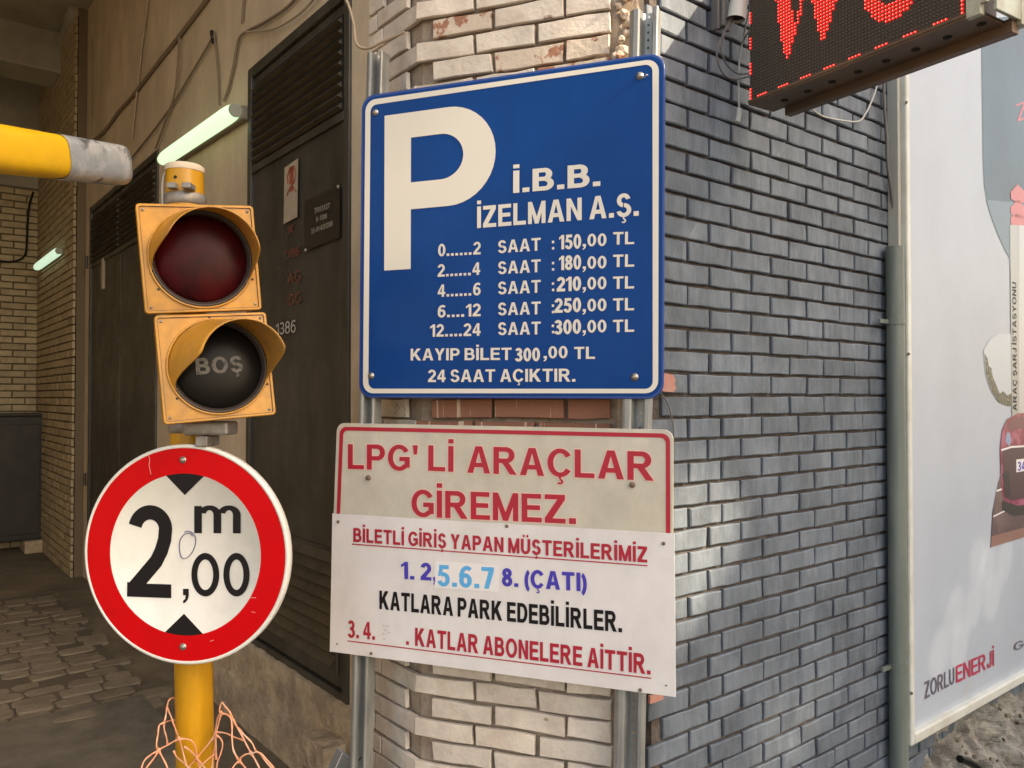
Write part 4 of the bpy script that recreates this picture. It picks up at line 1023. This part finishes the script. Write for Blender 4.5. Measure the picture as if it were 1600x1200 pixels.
# right-hand wires
cable(W2, [(1176, -8), (1168, 28), (1159, 70), (1155, 105), (1154, 140), (1155, 170)], .0035, m_wirew, 'pale wire hanging down the slate wall with a connector on its end', .05)
o = cable(W2, [(1155, 170), (1154.5, 180), (1152, 191)], .0085, m_alu, 'small white connector at the end of the hanging wire', .05, 'plug', False)
o['category'] = 'connector'
for pts, lb in (([(1136, 40), (1128, 58), (1121, 72), (1120, 86), (1124, 104), (1134, 119), (1150, 124), (1172, 119)], 'lower loop of grey wire beside the red display'),
                ([(1133, 50), (1127, 76), (1131, 92), (1140, 106), (1154, 115), (1172, 115)], 'inner loop of grey wire beside the red display'),
                ([(1180, 35), (1168, 52), (1160, 66), (1150, 62), (1142, 58)], 'grey wire crossing behind the display to the pipe')):
    cable(W2, pts, .003, m_wired, lb, .06)
cable(W2, [(1256, 158), (1268, 170), (1284, 181), (1307, 187), (1340, 190), (1352, 178), (1361, 160), (1369, 138), (1374, 115), (1377, 90)], .0035, m_wirew, 'white wire sagging under the display towards the drainpipe', .03)
cable(W2, [(1381, 90), (1381, 150), (1385, 210), (1387, 260), (1395, 320), (1398, 392)], .006, m_wired, 'grey cable running down into the top of the drainpipe', .03)
cable(W2, [(1030, 612), (1042, 628), (1049, 650), (1053, 680), (1051, 705), (1049, 722)], .0022, m_wired, 'thin black wire looping beside the right edge of the signs', .02)

# pipe end and bracket by the display
tb = thing('wall_conduit', 'short grey pipe end with dark bracket on the slate wall left of the display', 'pipe', W2.subpx(1140, 20).mat()); fw_ = W2.subpx(1140, 20)
mb = MB(); p0 = fw_.P(1150, 30, .075); p1 = fw_.P(1165, -60, .10); n = 18
mb.tube([p0, p0 + (p1 - p0) * .1, p1], .028, n, cap=False, radii=[.029, .0285, .028]); mb.build('pipe', m_alu, tb); mb = MB(); mb.tube([p0 + (p1 - p0) * .04, p1], .024, n); mb.build('pipe_core', m_dslot, tb)
mb = MB(); p2 = fw_.P(1126, 22, .03); mb.box(p2.x - .020, p2.x + .004, -.055, -.018, p2.z - .05, p2.z + .14, .004); mb.build('bracket', m_wired, tb)
mb = MB(); mb.box(p2.x - .034, p2.x - .024, -.045, -.018, p2.z - .06, p2.z + .14, .002); mb.tube([(p2.x + .03, -.03, p2.z + .15), (p2.x + .02, -.07, p2.z + .02), (p2.x + .005, -.05, p2.z - .06)], .009, 8); mb.build('clip', m_wired, tb)

# ---------------------------------------------------------------- LED display
Lo = at(1171, 160, 2.5); Ro_ = at(1511, 20.5, 1.925)
Ro_.z = Lo.z
LD = Frame(Lo, (Ro_ - Lo).to_2d()); LW = (Ro_ - Lo).length; LHt = .47
t6 = thing('led_display', 'red dot LED display showing WC, jutting from the slate wall at the top', 'display', LD.mat())
mb = MB(); mb.box(.004, LW - .003, .0, .02, .004, LHt, 0); mb.build('face', m_led, t6)
mb = MB(); dep = .14
mb.box(0, LW + .03, -.004, dep - .03, -.010, .002, .001); mb.box(0.045, LW + .05, dep - .03, dep, -.034, .002, .002)
mb.box(0.002, LW, .021, dep - .005, .003, LHt - .002)
mb.build('housing', m_ledbox, t6)
mb = MB(); mb.box(0, LW, -.007, -.0042, -.004, .004); mb.build('bottom_trim', m_ledbox, t6)
for k in range(8):
    mb = MB(); x = .09 + k * LW / 8; mb.lathe([(.011, 0), (.011, -.002), (.0001, -.002)], 12, Matrix.Translation((x, .055, -.0103)) @ Matrix.Rotation(math.pi / 2, 4, 'X')); mb.build('hole', m_dslot, t6)
mb = MB(); mb.box(LW, LW + .035, -.006, .012, -.012, LHt, .002); mb.box(LW + .034, LW + .05, -.006, .004, .012, LHt, .001); mb.box(LW + .05, LW + .06, .02, dep + .01, -.004, LHt, .002)
mb.box(LW + .030, LW + .062, dep - .01, dep + .02, -.014, LHt, .002)
mb.build('end_trim', m_ledend, t6)
def inpoly(x, y, P_):
    c_ = False; j = len(P_) - 1
    for i in range(len(P_)):
        if (P_[i][1] > y) != (P_[j][1] > y) and x < (P_[j][0] - P_[i][0]) * (y - P_[i][1]) / (P_[j][1] - P_[i][1]) + P_[i][0]: c_ = not c_
        j = i
    return c_
polys = [[(1195, -140), (1212, -10), (1214, 20), (1220, 55), (1224, 80), (1229, 92), (1233, 90), (1238, 72), (1244, 55), (1244, 38), (1239, 22), (1236, -10), (1222, -140)],
         [(1262, -140), (1268, -5), (1274, 28), (1280, 55), (1285, 65), (1290, 62), (1296, 40), (1302, 20), (1305, -5), (1316, -140)]]
lines_ = [((1246, 36), (1262, -40)), ((1303, 8), (1330, -90))]
cC = LD.hit(1396, -48); 
on = MB(); off_ = MB(); core = MB()
P10 = .01
nc = int(LW / P10); nr = int(LHt / P10)
def dome(mb, x, z, r, h, n=6):
    vv = [(x + r * math.cos(2 * math.pi * k / n), -.0004, z + r * math.sin(2 * math.pi * k / n)) for k in range(n)] + [(x + r * .7 * math.cos(2 * math.pi * k / n), -h * .8, z + r * .7 * math.sin(2 * math.pi * k / n)) for k in range(n)] + [(x, -h, z)]
    mb.add(vv, [(k, (k + 1) % n, n + (k + 1) % n, n + k) for k in range(n)] + [(n + k, n + (k + 1) % n, 2 * n) for k in range(n)], True)
Minv = LD.mat()
for i in range(nc):
    for j in range(nr):
        x = .006 + i * P10; z = .009 + j * P10
        u, v = proj(Minv @ Vector((x, 0, z)))
        lit = any(inpoly(u, v, p_) for p_ in polys)
        for (ax_, ay), (bx_, by) in lines_:
            if by < v < ay and abs(u - (ax_ + (bx_ - ax_) * (v - ay) / (by - ay))) < 3.2: lit = True
        dxx, dzz = (x - cC[0]), (z - cC[1]); e2 = (dxx / .095) ** 2 + (dzz / .135) ** 2
        if .42 < e2 < 1.0 and not (dxx > .04 and abs(dzz) < .05): lit = True
        if j == 0 and i % 8 in (3, 4, 5, 6): lit = True
        if i == 0 and j % 8 in (0, 1, 2, 3): lit = True
        if i == nc - 1 and j % 8 in (0, 1, 2, 3): lit = True
        if lit: dome(on, x, z, .0040, .0040, 8); dome(core, x, z, .0021, .0046, 6)
        else: dome(off_, x, z, .0028, .0030, 5)
on.build('lit_dots', m_ledon, t6, kind='stuff'); core.build('lit_dot_centres', m_ledcore, t6, kind='stuff'); off_.build('unlit_dots', m_ledoff, t6, kind='stuff')
mb = MB(); pb = LD.local(W2.mat() @ Vector((.78, 0, 2.95))); mb.box(-.02, .03, .05, .09, .40, .44); mb.tube([Vector((.05, .1, .55)), Vector((-.25, .28, .55))], .02, 8); mb.build('wall_arm', m_ledbox, t6)

# ---------------------------------------------------------------- drainpipe and billboard
PD = W2.sub(W2.hit(1399, 600, .05)[0], -.052, 0); zt_ = PD.hit(1399, 386)[1]
t7 = thing('drainpipe', 'grey green vertical drainpipe between the slate wall and the billboard', 'pipe', PD.mat())
mb = MB(); mb.tube([(0, 0, -.25), (0, 0, .6), (0, 0, 1.4), (0, 0, zt_)], .0345, 20, cap=False); mb.tube([(0, 0, -.24), (0, 0, zt_ - .01)], .031, 16); mb.build('pipe', m_pipe, t7)
for v in (503, 1042):
    z = PD.hit(1399, v)[1]; mb = MB(); mb.tube([(0, 0, z - .012), (0, 0, z + .012)], .037, 20); mb.box(-.10, -.02, .01, .02, z - .008, z + .008); mb.build('clip', m_pipe, t7)
BB = W2.sub(0, -.055, 0).subpx(1424, 1160)
t8 = thing('billboard', 'large framed advertising billboard with grey white print beside the drainpipe', 'billboard', BB.mat())
bw = 3.3; bh = 3.6
xl_ = BB.hit(1411, 600)[0]
mb = MB(); mb.box(xl_ + .03, bw, .004, .05, .03, bh); mb.build('print_panel', m_poster, t8)
fx = .034
for nm, b in (('frame_side', (xl_, xl_ + fx, 0, bh)), ('frame_side', (bw - fx, bw, 0, bh)), ('frame_bottom', (xl_ + fx + .001, bw - fx - .001, 0, fx + .01)), ('frame_top', (xl_ + fx + .001, bw - fx - .001, bh - fx, bh))):
    mb = MB(); mb.box(b[0], b[1], -.022, .048, b[2], b[3], .007); mb.build(nm, m_alu, t8)
mb = MB(); mb.box(xl_ - .025, xl_ - .002, .0, .045, .62 if False else PD.hit(1399, 386)[1] - BB.o.z, bh, .003); mb.build('frame_side', mat('pale_grey_trim', (.45, .43, .37), .5), t8)
def bp(pts, m, name, off=0.0): return poly(t8, BB, pts, m, off, name)
m_pblue = mat('print_grey_blue', (.055, .080, .10), .40, col2=(.10, .16, .21), spec=.25, scale=.9, lo=.35, hi=.65)
m_pblue2 = mat('print_pale_blue', (.17, .24, .29), .4, spec=.25)
bp([(1533.5, 30), (1534.5, 150), (1536, 250), (1538, 290), (1543, 318), (1550, 342), (1560, 368), (1571, 392), (1577, 402), (1584, 408), (1625, 420), (1690, 400), (1690, 15)], m_pblue, 'print_sky', -.0025)
bp([(1541, 312), (1550, 342), (1560, 368), (1571, 392), (1577, 402), (1584, 408), (1660, 415), (1660, 330), (1600, 318)], m_pblue2, 'print_haze', -.002)
bp([(1537, 548), (1540, 585), (1548, 610), (1560, 628), (1574, 634), (1660, 634), (1660, 520), (1560, 522), (1545, 532)], mat('print_pale_sky', (.46, .51, .56), .36), 'print_sky', -.002)
bp([(1538.5, 552), (1541, 585), (1549, 610), (1560, 628), (1574, 634), (1640, 634), (1640, 616), (1585, 612), (1574, 618), (1568, 611), (1562, 615), (1556, 600), (1551, 588), (1549, 575), (1545, 572), (1543, 560)],
   mat('print_trees', (.055, .055, .04), .4, col2=(.22, .21, .15), scale=70, lo=.5, hi=.6), 'print_trees', -.0015)
bp([(1548, 855), (1551, 800), (1560, 755), (1568, 730), (1690, 700), (1690, 812)], mat('print_road', (.12, .075, .075), .35, col2=(.2, .13, .12), scale=6), 'print_road', -.0015)
bp([(1548.5, 855), (1690, 812), (1690, 800), (1549, 838)], mat('print_kerb', (.28, .15, .12), .4), 'print_kerb', -.001)
bp([(1552, 806), (1580, 792), (1580, 794.5), (1552, 808.5)], m_film, 'print_line', -.0008); bp([(1556, 766), (1568, 762), (1568, 765), (1556, 769)], m_film, 'print_line', -.0008)
m_pred = mat('print_maroon', (.22, .02, .055), .3, col2=(.42, .10, .17), scale=9, lo=.45, hi=.55)
m_totem = mat('print_totem', (.50, .50, .49), .35); m_totem2 = mat('print_totem_side', (.36, .355, .35), .35); m_pr = mat('print_red', (.55, .05, .06), .35)
bp([(1578, 352), (1592, 348), (1592, 700), (1582, 700)], m_totem2, 'print_totem', -.001); bp([(1592.3, 348), (1650, 356), (1650, 700), (1592.3, 700)], m_totem, 'print_totem', -.001)
for (cy) in (306, 330, 346):
    h_ = 15 if cy < 340 else 10
    bp([(1579, cy - 6), (1590, cy - h_ - 3), (1604, cy - 4), (1604, cy + h_ - 4), (1590, cy + h_ - 4), (1580, cy + 5)], m_pr, 'print_shape', -.0007)
letters(t8, BB, 'RJ İSTASYONU', 1583.5, 640, 1584, 640, 1, m_film, -.0006) if False else None
def vtext(body, u, vtop, vbot, capw, m):
    me = text_mesh(body, .02, 0); xs_ = [q.co.x for q in me.vertices]; lo, hi = capH(.02); x0_, x1_ = min(xs_), max(xs_)
    A_ = Vector(BB.hit(u, vbot)); B_ = Vector(BB.hit(u - 1, vtop)); ww = Vector(BB.hit(u + capw, vbot)).x - A_.x
    for q in me.vertices:
        k = (q.co.x - x0_) / (x1_ - x0_); p_ = A_.lerp(B_, k); q.co = Vector((p_.x + ww * (1 - (q.co.y - lo) / (hi - lo)), .0004 - q.co.z, p_.y))
    me.materials.clear(); link('lettering', me, m, t8)
vtext('ARAÇ ŞARJ İSTASYONU', 1583, 440, 642, 6, m_black)
bp([(1563, 700), (1566, 672), (1574, 655), (1590, 646), (1660, 640), (1660, 780), (1590, 790), (1572, 786), (1566, 770), (1564, 740)], m_pred, 'print_car', -.0004)
bp([(1566, 704), (1572, 698), (1660, 694), (1660, 770), (1580, 782), (1570, 776)], mat('print_car_dark', (.07, .03, .04), .35), 'print_car', .0001)
bp([(1572, 668), (1582, 655), (1600, 650), (1660, 646), (1660, 664), (1600, 668), (1580, 674)], mat('print_windscreen', (.16, .05, .08), .3), 'print_windscreen', .00015)
bp([(1566, 740), (1576, 735), (1580, 775), (1571, 778)], mat('print_intake', (.03, .02, .03), .4), 'print_intake', .00025)
bp([(1564, 702), (1580, 697), (1660, 692), (1660, 694.5), (1580, 700), (1565, 705)], m_film, 'print_line', .0003)
bp([(1566, 782), (1590, 790), (1660, 781), (1660, 798), (1585, 806), (1566, 797)], mat('print_shadow', (.03, .022, .025), .4), 'print_car', -.0002)
bp([(1571, 690), (1573, 676), (1578, 676), (1580, 690), (1577, 697)], mat('print_lamp', (.25, .33, .5), .3), 'print_headlamp', .0002)
bp([(1588, 718), (1640, 712), (1640, 730), (1588, 738)], m_film, 'print_plate', .0003)
letters(t8, BB, '34 ZE', 1590, 736, 1618, 733, 14, m_indigo, .0006)
letters(t8, BB, 'Z', 1590, 190, 1606, 184, 26, m_pr, -.0015, bold=-.01, slant=-.1)
m_lgrey = mat('print_dark_grey', (.13, .11, .14), .45)
letters(t8, BB, 'ZORLU', 1445.3, 1092.5, 1491.5, 1067.5, 26, m_lgrey, -.0015, bold=.012)
letters(t8, BB, 'ENERJİ', 1494, 1067.5, 1553.5, 1040, 26, mat('print_magenta_red', (.48, .035, .08), .45), -.0015, bold=.012)
letters(t8, BB, 'GELECEK', 1584, 1018, 1680, 978, 12, m_lgrey, -.0015, bold=.01)
for v in (160, 553, 1083):
    bolt(t8, BB, 1414 + v * .009, v, .022, .006, m_rust, False)

# ---------------------------------------------------------------- rubble under the billboard
na_, nz_ = 110, 60; vv = []; ff = []
for i in range(na_ + 1):
    a = 1.62 + 3.6 * i / na_
    for j in range(nz_ + 1):
        s_ = j / nz_; up = .14 - .06 * (a < 1.8)
        z = up - s_ * .55; out = -.005 + .06 * s_ ** .5 + .34 * s_ ** 2
        ne = mnoise.fractal(Vector((a * 5.0, z * 5.0, 2)), .7, 2.2, 6); n2 = mnoise.noise(Vector((a * 17, z * 17, 5)))
        k = min(1, s_ * 6); ed = min(1, max(0, (a - 1.66) * 6))
        vv.append((a, (.0 if ed else 0) + .012 - (out + .055 * ne * k + .03 * n2 * k) * ed, z + .012 * n2))
for i in range(na_):
    for j in range(nz_): q = i * (nz_ + 1) + j; ff.append((q, q + nz_ + 1, q + nz_ + 2, q + 1))
o = link('rubble_bank', M_(vv, ff), m_rub, None, M=W2.mat()); o['label'] = 'crumbled render and rubble bank below the billboard at lower right'; o['category'] = 'rubble'
o['kind'] = 'structure'
rr = random.Random(11)
for i in range(46):
    a = rr.uniform(1.85, 3.6); z = rr.uniform(-.25, .06); s_ = rr.uniform(.004, .013); yy = -(.03 + .34 * ((.14 - z) / .55) ** 2 + .035)
    me = stone_meshes[i % 14]; ob = link('stone', me, None, o); ob.matrix_local = Matrix.Translation((a, yy, z)) @ Matrix.Rotation(rr.uniform(0, 6), 4, Vector((rr.random(), rr.random(), rr.random()))) @ Matrix.Diagonal((s_ / .1, s_ / .09, s_ / .02, 1))
o = cable(W2, [(1500, 1186), (1512, 1190), (1524, 1197), (1540, 1210)], .016, m_lensb, 'black pipe stub poking out of the rubble below the billboard', .18, 'pipe_stub', False); o['category'] = 'pipe'

# red-painted chips by the signs
def chip(pts, off, m, label):
    q = [W2.P(u, v, off) for u, v in pts]; o_ = q[0].copy(); n = len(q); mb = MB()
    mb.add([p - o_ for p in q] + [p - o_ + Vector((0, .008, 0)) for p in q], [list(range(n)), list(range(n, 2 * n))[::-1]] + [(i, (i + 1) % n, (i + 1) % n + n, i + n) for i in range(n)])
    o = mb.build('brick_chip', m, None, M=W2.mat() @ Matrix.Translation(o_)); o['label'] = label; o['category'] = 'chip'
chip([(1031, 586), (1040, 583), (1052, 586), (1056, 594), (1054, 600), (1057, 606), (1053, 613), (1040, 612), (1031, 610)], .018, m_redp, 'pink red chipped brick face at the right edge of the blue sign')
chip([(1016, 1088), (1024, 1085), (1036, 1087), (1037, 1092), (1026, 1097), (1016, 1100)], .03, m_redp, 'small orange red chip under the corner of the notice sign')

# ---------------------------------------------------------------- bottom left: net, block, board
tn = thing('safety_net', 'torn orange plastic safety netting bunched around the yellow pole base', 'net', Matrix.Translation(at(307, 1180, 2.30)))
O = at(307, 1180, 2.30)
def S(x, y): return (200 + x / 6.154, 1040 + y / 6.154)
strands = [([(480, 330), (430, 310), (390, 340), (372, 420), (360, 500), (345, 550)], 2.42, 2.36), ([(345, 550), (300, 575), (290, 650), (278, 720), (275, 780), (296, 815)], 2.36, 2.30),
 ([(345, 550), (350, 620), (370, 690), (380, 760)], 2.38, 2.31), ([(375, 400), (410, 480), (445, 580), (475, 660), (492, 705)], 2.40, 2.30), ([(345, 550), (400, 530), (470, 520)], 2.42, 2.40),
 ([(492, 705), (430, 735), (380, 765), (320, 795), (296, 815)], 2.30, 2.29), ([(296, 815), (230, 850), (160, 910), (130, 990), (120, 1100)], 2.29, 2.24), ([(296, 815), (250, 890), (180, 980), (130, 1080)], 2.29, 2.22),
 ([(296, 815), (330, 880), (370, 960), (400, 1060)], 2.29, 2.26), ([(492, 705), (560, 705), (620, 730), (650, 790), (660, 890)], 2.30, 2.33), ([(492, 705), (515, 780), (530, 840), (560, 960)], 2.31, 2.33),
 ([(540, 780), (600, 820), (660, 890), (690, 980), (700, 1080)], 2.345, 2.34), ([(830, 680), (770, 760), (710, 830), (660, 890), (600, 960), (560, 1040)], 2.345, 2.35),
 ([(440, 820), (470, 880), (530, 930), (600, 1000)], 2.36, 2.33), ([(840, 650), (850, 560), (870, 480), (895, 460)], 2.36, 2.33), ([(895, 460), (880, 430), (890, 380), (905, 355), (935, 395), (975, 440), (1010, 520)], 2.33, 2.32),
 ([(895, 460), (950, 470), (990, 510), (1000, 600), (1000, 700), (1010, 800), (1035, 860), (1070, 915)], 2.32, 2.26), ([(1010, 520), (1060, 610), (1110, 700), (1150, 780), (1185, 845)], 2.32, 2.27),
 ([(1060, 600), (1120, 670), (1190, 740), (1230, 820), (1280, 850)], 2.34, 2.29), ([(1070, 915), (1090, 880), (1140, 850), (1185, 845), (1240, 830), (1280, 850), (1330, 900), (1400, 985), (1450, 1080)], 2.26, 2.22),
 ([(1070, 915), (1030, 950), (1000, 1000), (960, 1080)], 2.26, 2.23), ([(1070, 915), (1110, 960), (1150, 1020), (1180, 1100)], 2.26, 2.24), ([(1185, 845), (1220, 900), (1260, 980), (1300, 1080)], 2.27, 2.24),
 ([(850, 640), (940, 650), (1030, 690), (1110, 715)], 2.40, 2.36), ([(850, 670), (890, 700), (910, 760), (890, 850), (860, 930), (850, 1040)], 2.33, 2.33), ([(835, 640), (840, 760), (820, 860), (810, 1000)], 2.34, 2.34),
 ([(895, 460), (870, 560), (850, 640), (845, 760), (850, 900)], 2.33, 2.335), ([(840, 850), (770, 900), (700, 970), (640, 1060)], 2.34, 2.33), ([(1280, 850), (1330, 930), (1390, 1000), (1420, 1090)], 2.29, 2.26),
 ([(660, 890), (720, 960), (780, 1040)], 2.34, 2.34)]
for pts, y0, y1 in strands:
    q = [at(*S(x, y), y0 + (y1 - y0) * i / (len(pts) - 1)) - O for i, (x, y) in enumerate(pts)]; q = smooth_line(q, 5); n = len(q)
    mb = MB(); mb.tube(q, .002, 6, radii=[.0024 + .0014 * (2 * abs(i / (n - 1) - .5)) ** 4 + .0003 * math.sin(i) for i in range(n)]); mb.build('strand', m_net, tn)
for x, y, yy in ((296, 815, 2.29), (492, 705, 2.30), (895, 460, 2.33), (1070, 915, 2.26), (660, 890, 2.345), (1185, 845, 2.27)):
    c_ = at(*S(x, y), yy) - O; mb = MB(); Mx = Matrix.Translation(c_) @ Matrix.Rotation(random.uniform(-.5, .5), 4, 'Y')
    mb.lathe([(.0001, -.0022), (.005, -.0016), (.0075, 0), (.005, .0016), (.0001, .0022)], 8, Mx @ Matrix.Diagonal((.8, 1, 1.3, 1))); mb.build('node', m_net, tn)

bf = Frame(at(520, 1180, 2.98), D3); q = thing('concrete_block', 'broken beige concrete block at the foot of the left sign post', 'block', bf.mat())
bm = bmesh.new(); bmesh.ops.create_cube(bm, size=1); bmesh.ops.subdivide_edges(bm, edges=bm.edges[:], cuts=3, use_grid_fill=True)
for v in bm.verts:
    v.co = Vector((v.co.x * .17, v.co.y * .16, v.co.z * .11 + .015)); v.co += v.co.normalized() * .012 * mnoise.noise(v.co * 22)
me = bpy.data.meshes.new('m'); bm.to_mesh(me); bm.free(); link('block', me, m_base, q)
mb = MB(); mb.box(-.11, .10, -.10, .10, -.22, -.05, .01); mb.build('base', m_base, q)
bf = Frame(at(532, 1195, 2.66), (.97, -.25)); q = thing('leaning_board', 'grey board with pale stripe leaning by the foot of the left post', 'board', bf.mat() @ Matrix.Rotation(math.radians(30), 4, 'Y') @ Matrix.Rotation(math.radians(20), 4, 'X'))
mb = MB(); mb.box(-.035, .035, 0, .006, -.2, .055, .001); mb.build('board', mat('grey_board', (.22, .22, .22), .3), q)
mb = MB(); mb.box(-.012, -.009, -.0012, -.0002, -.2, .053); mb.build('stripe', m_film, q)
mb = MB(); mb.box(.036, .052, .0, .03, -.2, .075, .002); mb.build('batten', mat('dark_red_paint', (.10, .018, .012), .5), q)

# ---------------------------------------------------------------- building mass above and an unseen sun blocker
mb = MB(); mb.box(.2, 7.6, .52, 6, -.3, 9)
mb.build('building_core', m_plaster, None, kind='structure', M=W2.mat())
mb = MB(); mb.box(-9, .0, -4.0, 6, 5.42, 9)
mb.build('upper_storey', m_plaster, None, kind='structure', M=W3.mat())
# unseen sun blocker, added; its holes are shaped to leave patches of sunlight
DIST = 13.0; n2 = -W2.y; tS = DIST / SUN.dot(n2)
OF = Frame(K + SUN.to_2d().to_3d() * tS, D2)
def up_to(u, v): 
    a, z = W2.hit(u, v); p = W2.mat() @ Vector((a, 0, z)) + SUN * tS; return OF.local(p)
full = [[(940, -60), (1085, -60), (1135, 10), (1120, 70), (1095, 130), (1040, 160), (940, 160)]]
soft = [([(1000, 770), (1090, 750), (1150, 790), (1150, 850), (1110, 910), (1085, 980), (1000, 1010)], 1.1),
        ([(1195, 1100), (1270, 1060), (1300, 1110), (1240, 1200), (1170, 1230)], .24),
        ([(1430, 980), (1500, 880), (1560, 820), (1570, 880), (1500, 1000), (1440, 1090)], .075),
        ([(1040, 150), (1100, 120), (1120, 180), (1090, 330), (1040, 430)], .22),
        ([(1100, 60), (1150, 90), (1140, 170), (1090, 160)], .3)]
FP = [[tuple(up_to(*p).xz) for p in q] for q in full]; SP = [([tuple(up_to(*p).xz) for p in q], d_) for q, d_ in soft]
allp = [p for q in FP for p in q] + [p for q, _ in SP for p in q]
gx0, gx1 = min(p[0] for p in allp) - .1, max(p[0] for p in allp) + .1; gz0, gz1 = min(p[1] for p in allp) - .1, max(p[1] for p in allp) + .1
mb = MB(); cell = .05; nx = int((gx1 - gx0) / cell); nz = int((gz1 - gz0) / cell); gx1 = gx0 + nx * cell; gz1 = gz0 + nz * cell
rr = random.Random(2)
for i in range(nx):
    run = None
    for j in range(nz + 1):
        openc = True
        if j < nz:
            x = gx0 + (i + .5) * cell; z = gz0 + (j + .5) * cell
            openc = any(inpoly(x, z, q) for q in FP) or any(inpoly(x, z, q) and (i * .7548777 + j * .5698403) % 1 < d_ for q, d_ in SP)
        if not openc and run is None: run = j
        if openc and run is not None:
            x0_ = gx0 + i * cell; z0_ = gz0 + run * cell; z1_ = gz0 + j * cell
            mb.add([(x0_, 0, z0_), (x0_ + cell, 0, z0_), (x0_ + cell, 0, z1_), (x0_, 0, z1_)], [(0, 1, 2, 3)]); run = None
for (a0, a1, b0, b1) in ((-3.2, gx0, -1, 14), (gx1, 14, -1, 14), (gx0, gx1, -1, gz0), (gx0, gx1, gz1, 14)):
    mb.add([(a0, 0, b0), (a1, 0, b0), (a1, 0, b1), (a0, 0, b1)], [(0, 1, 2, 3)])
mb.build('sun_blocker', m_blocker, None, kind='structure', M=OF.mat())
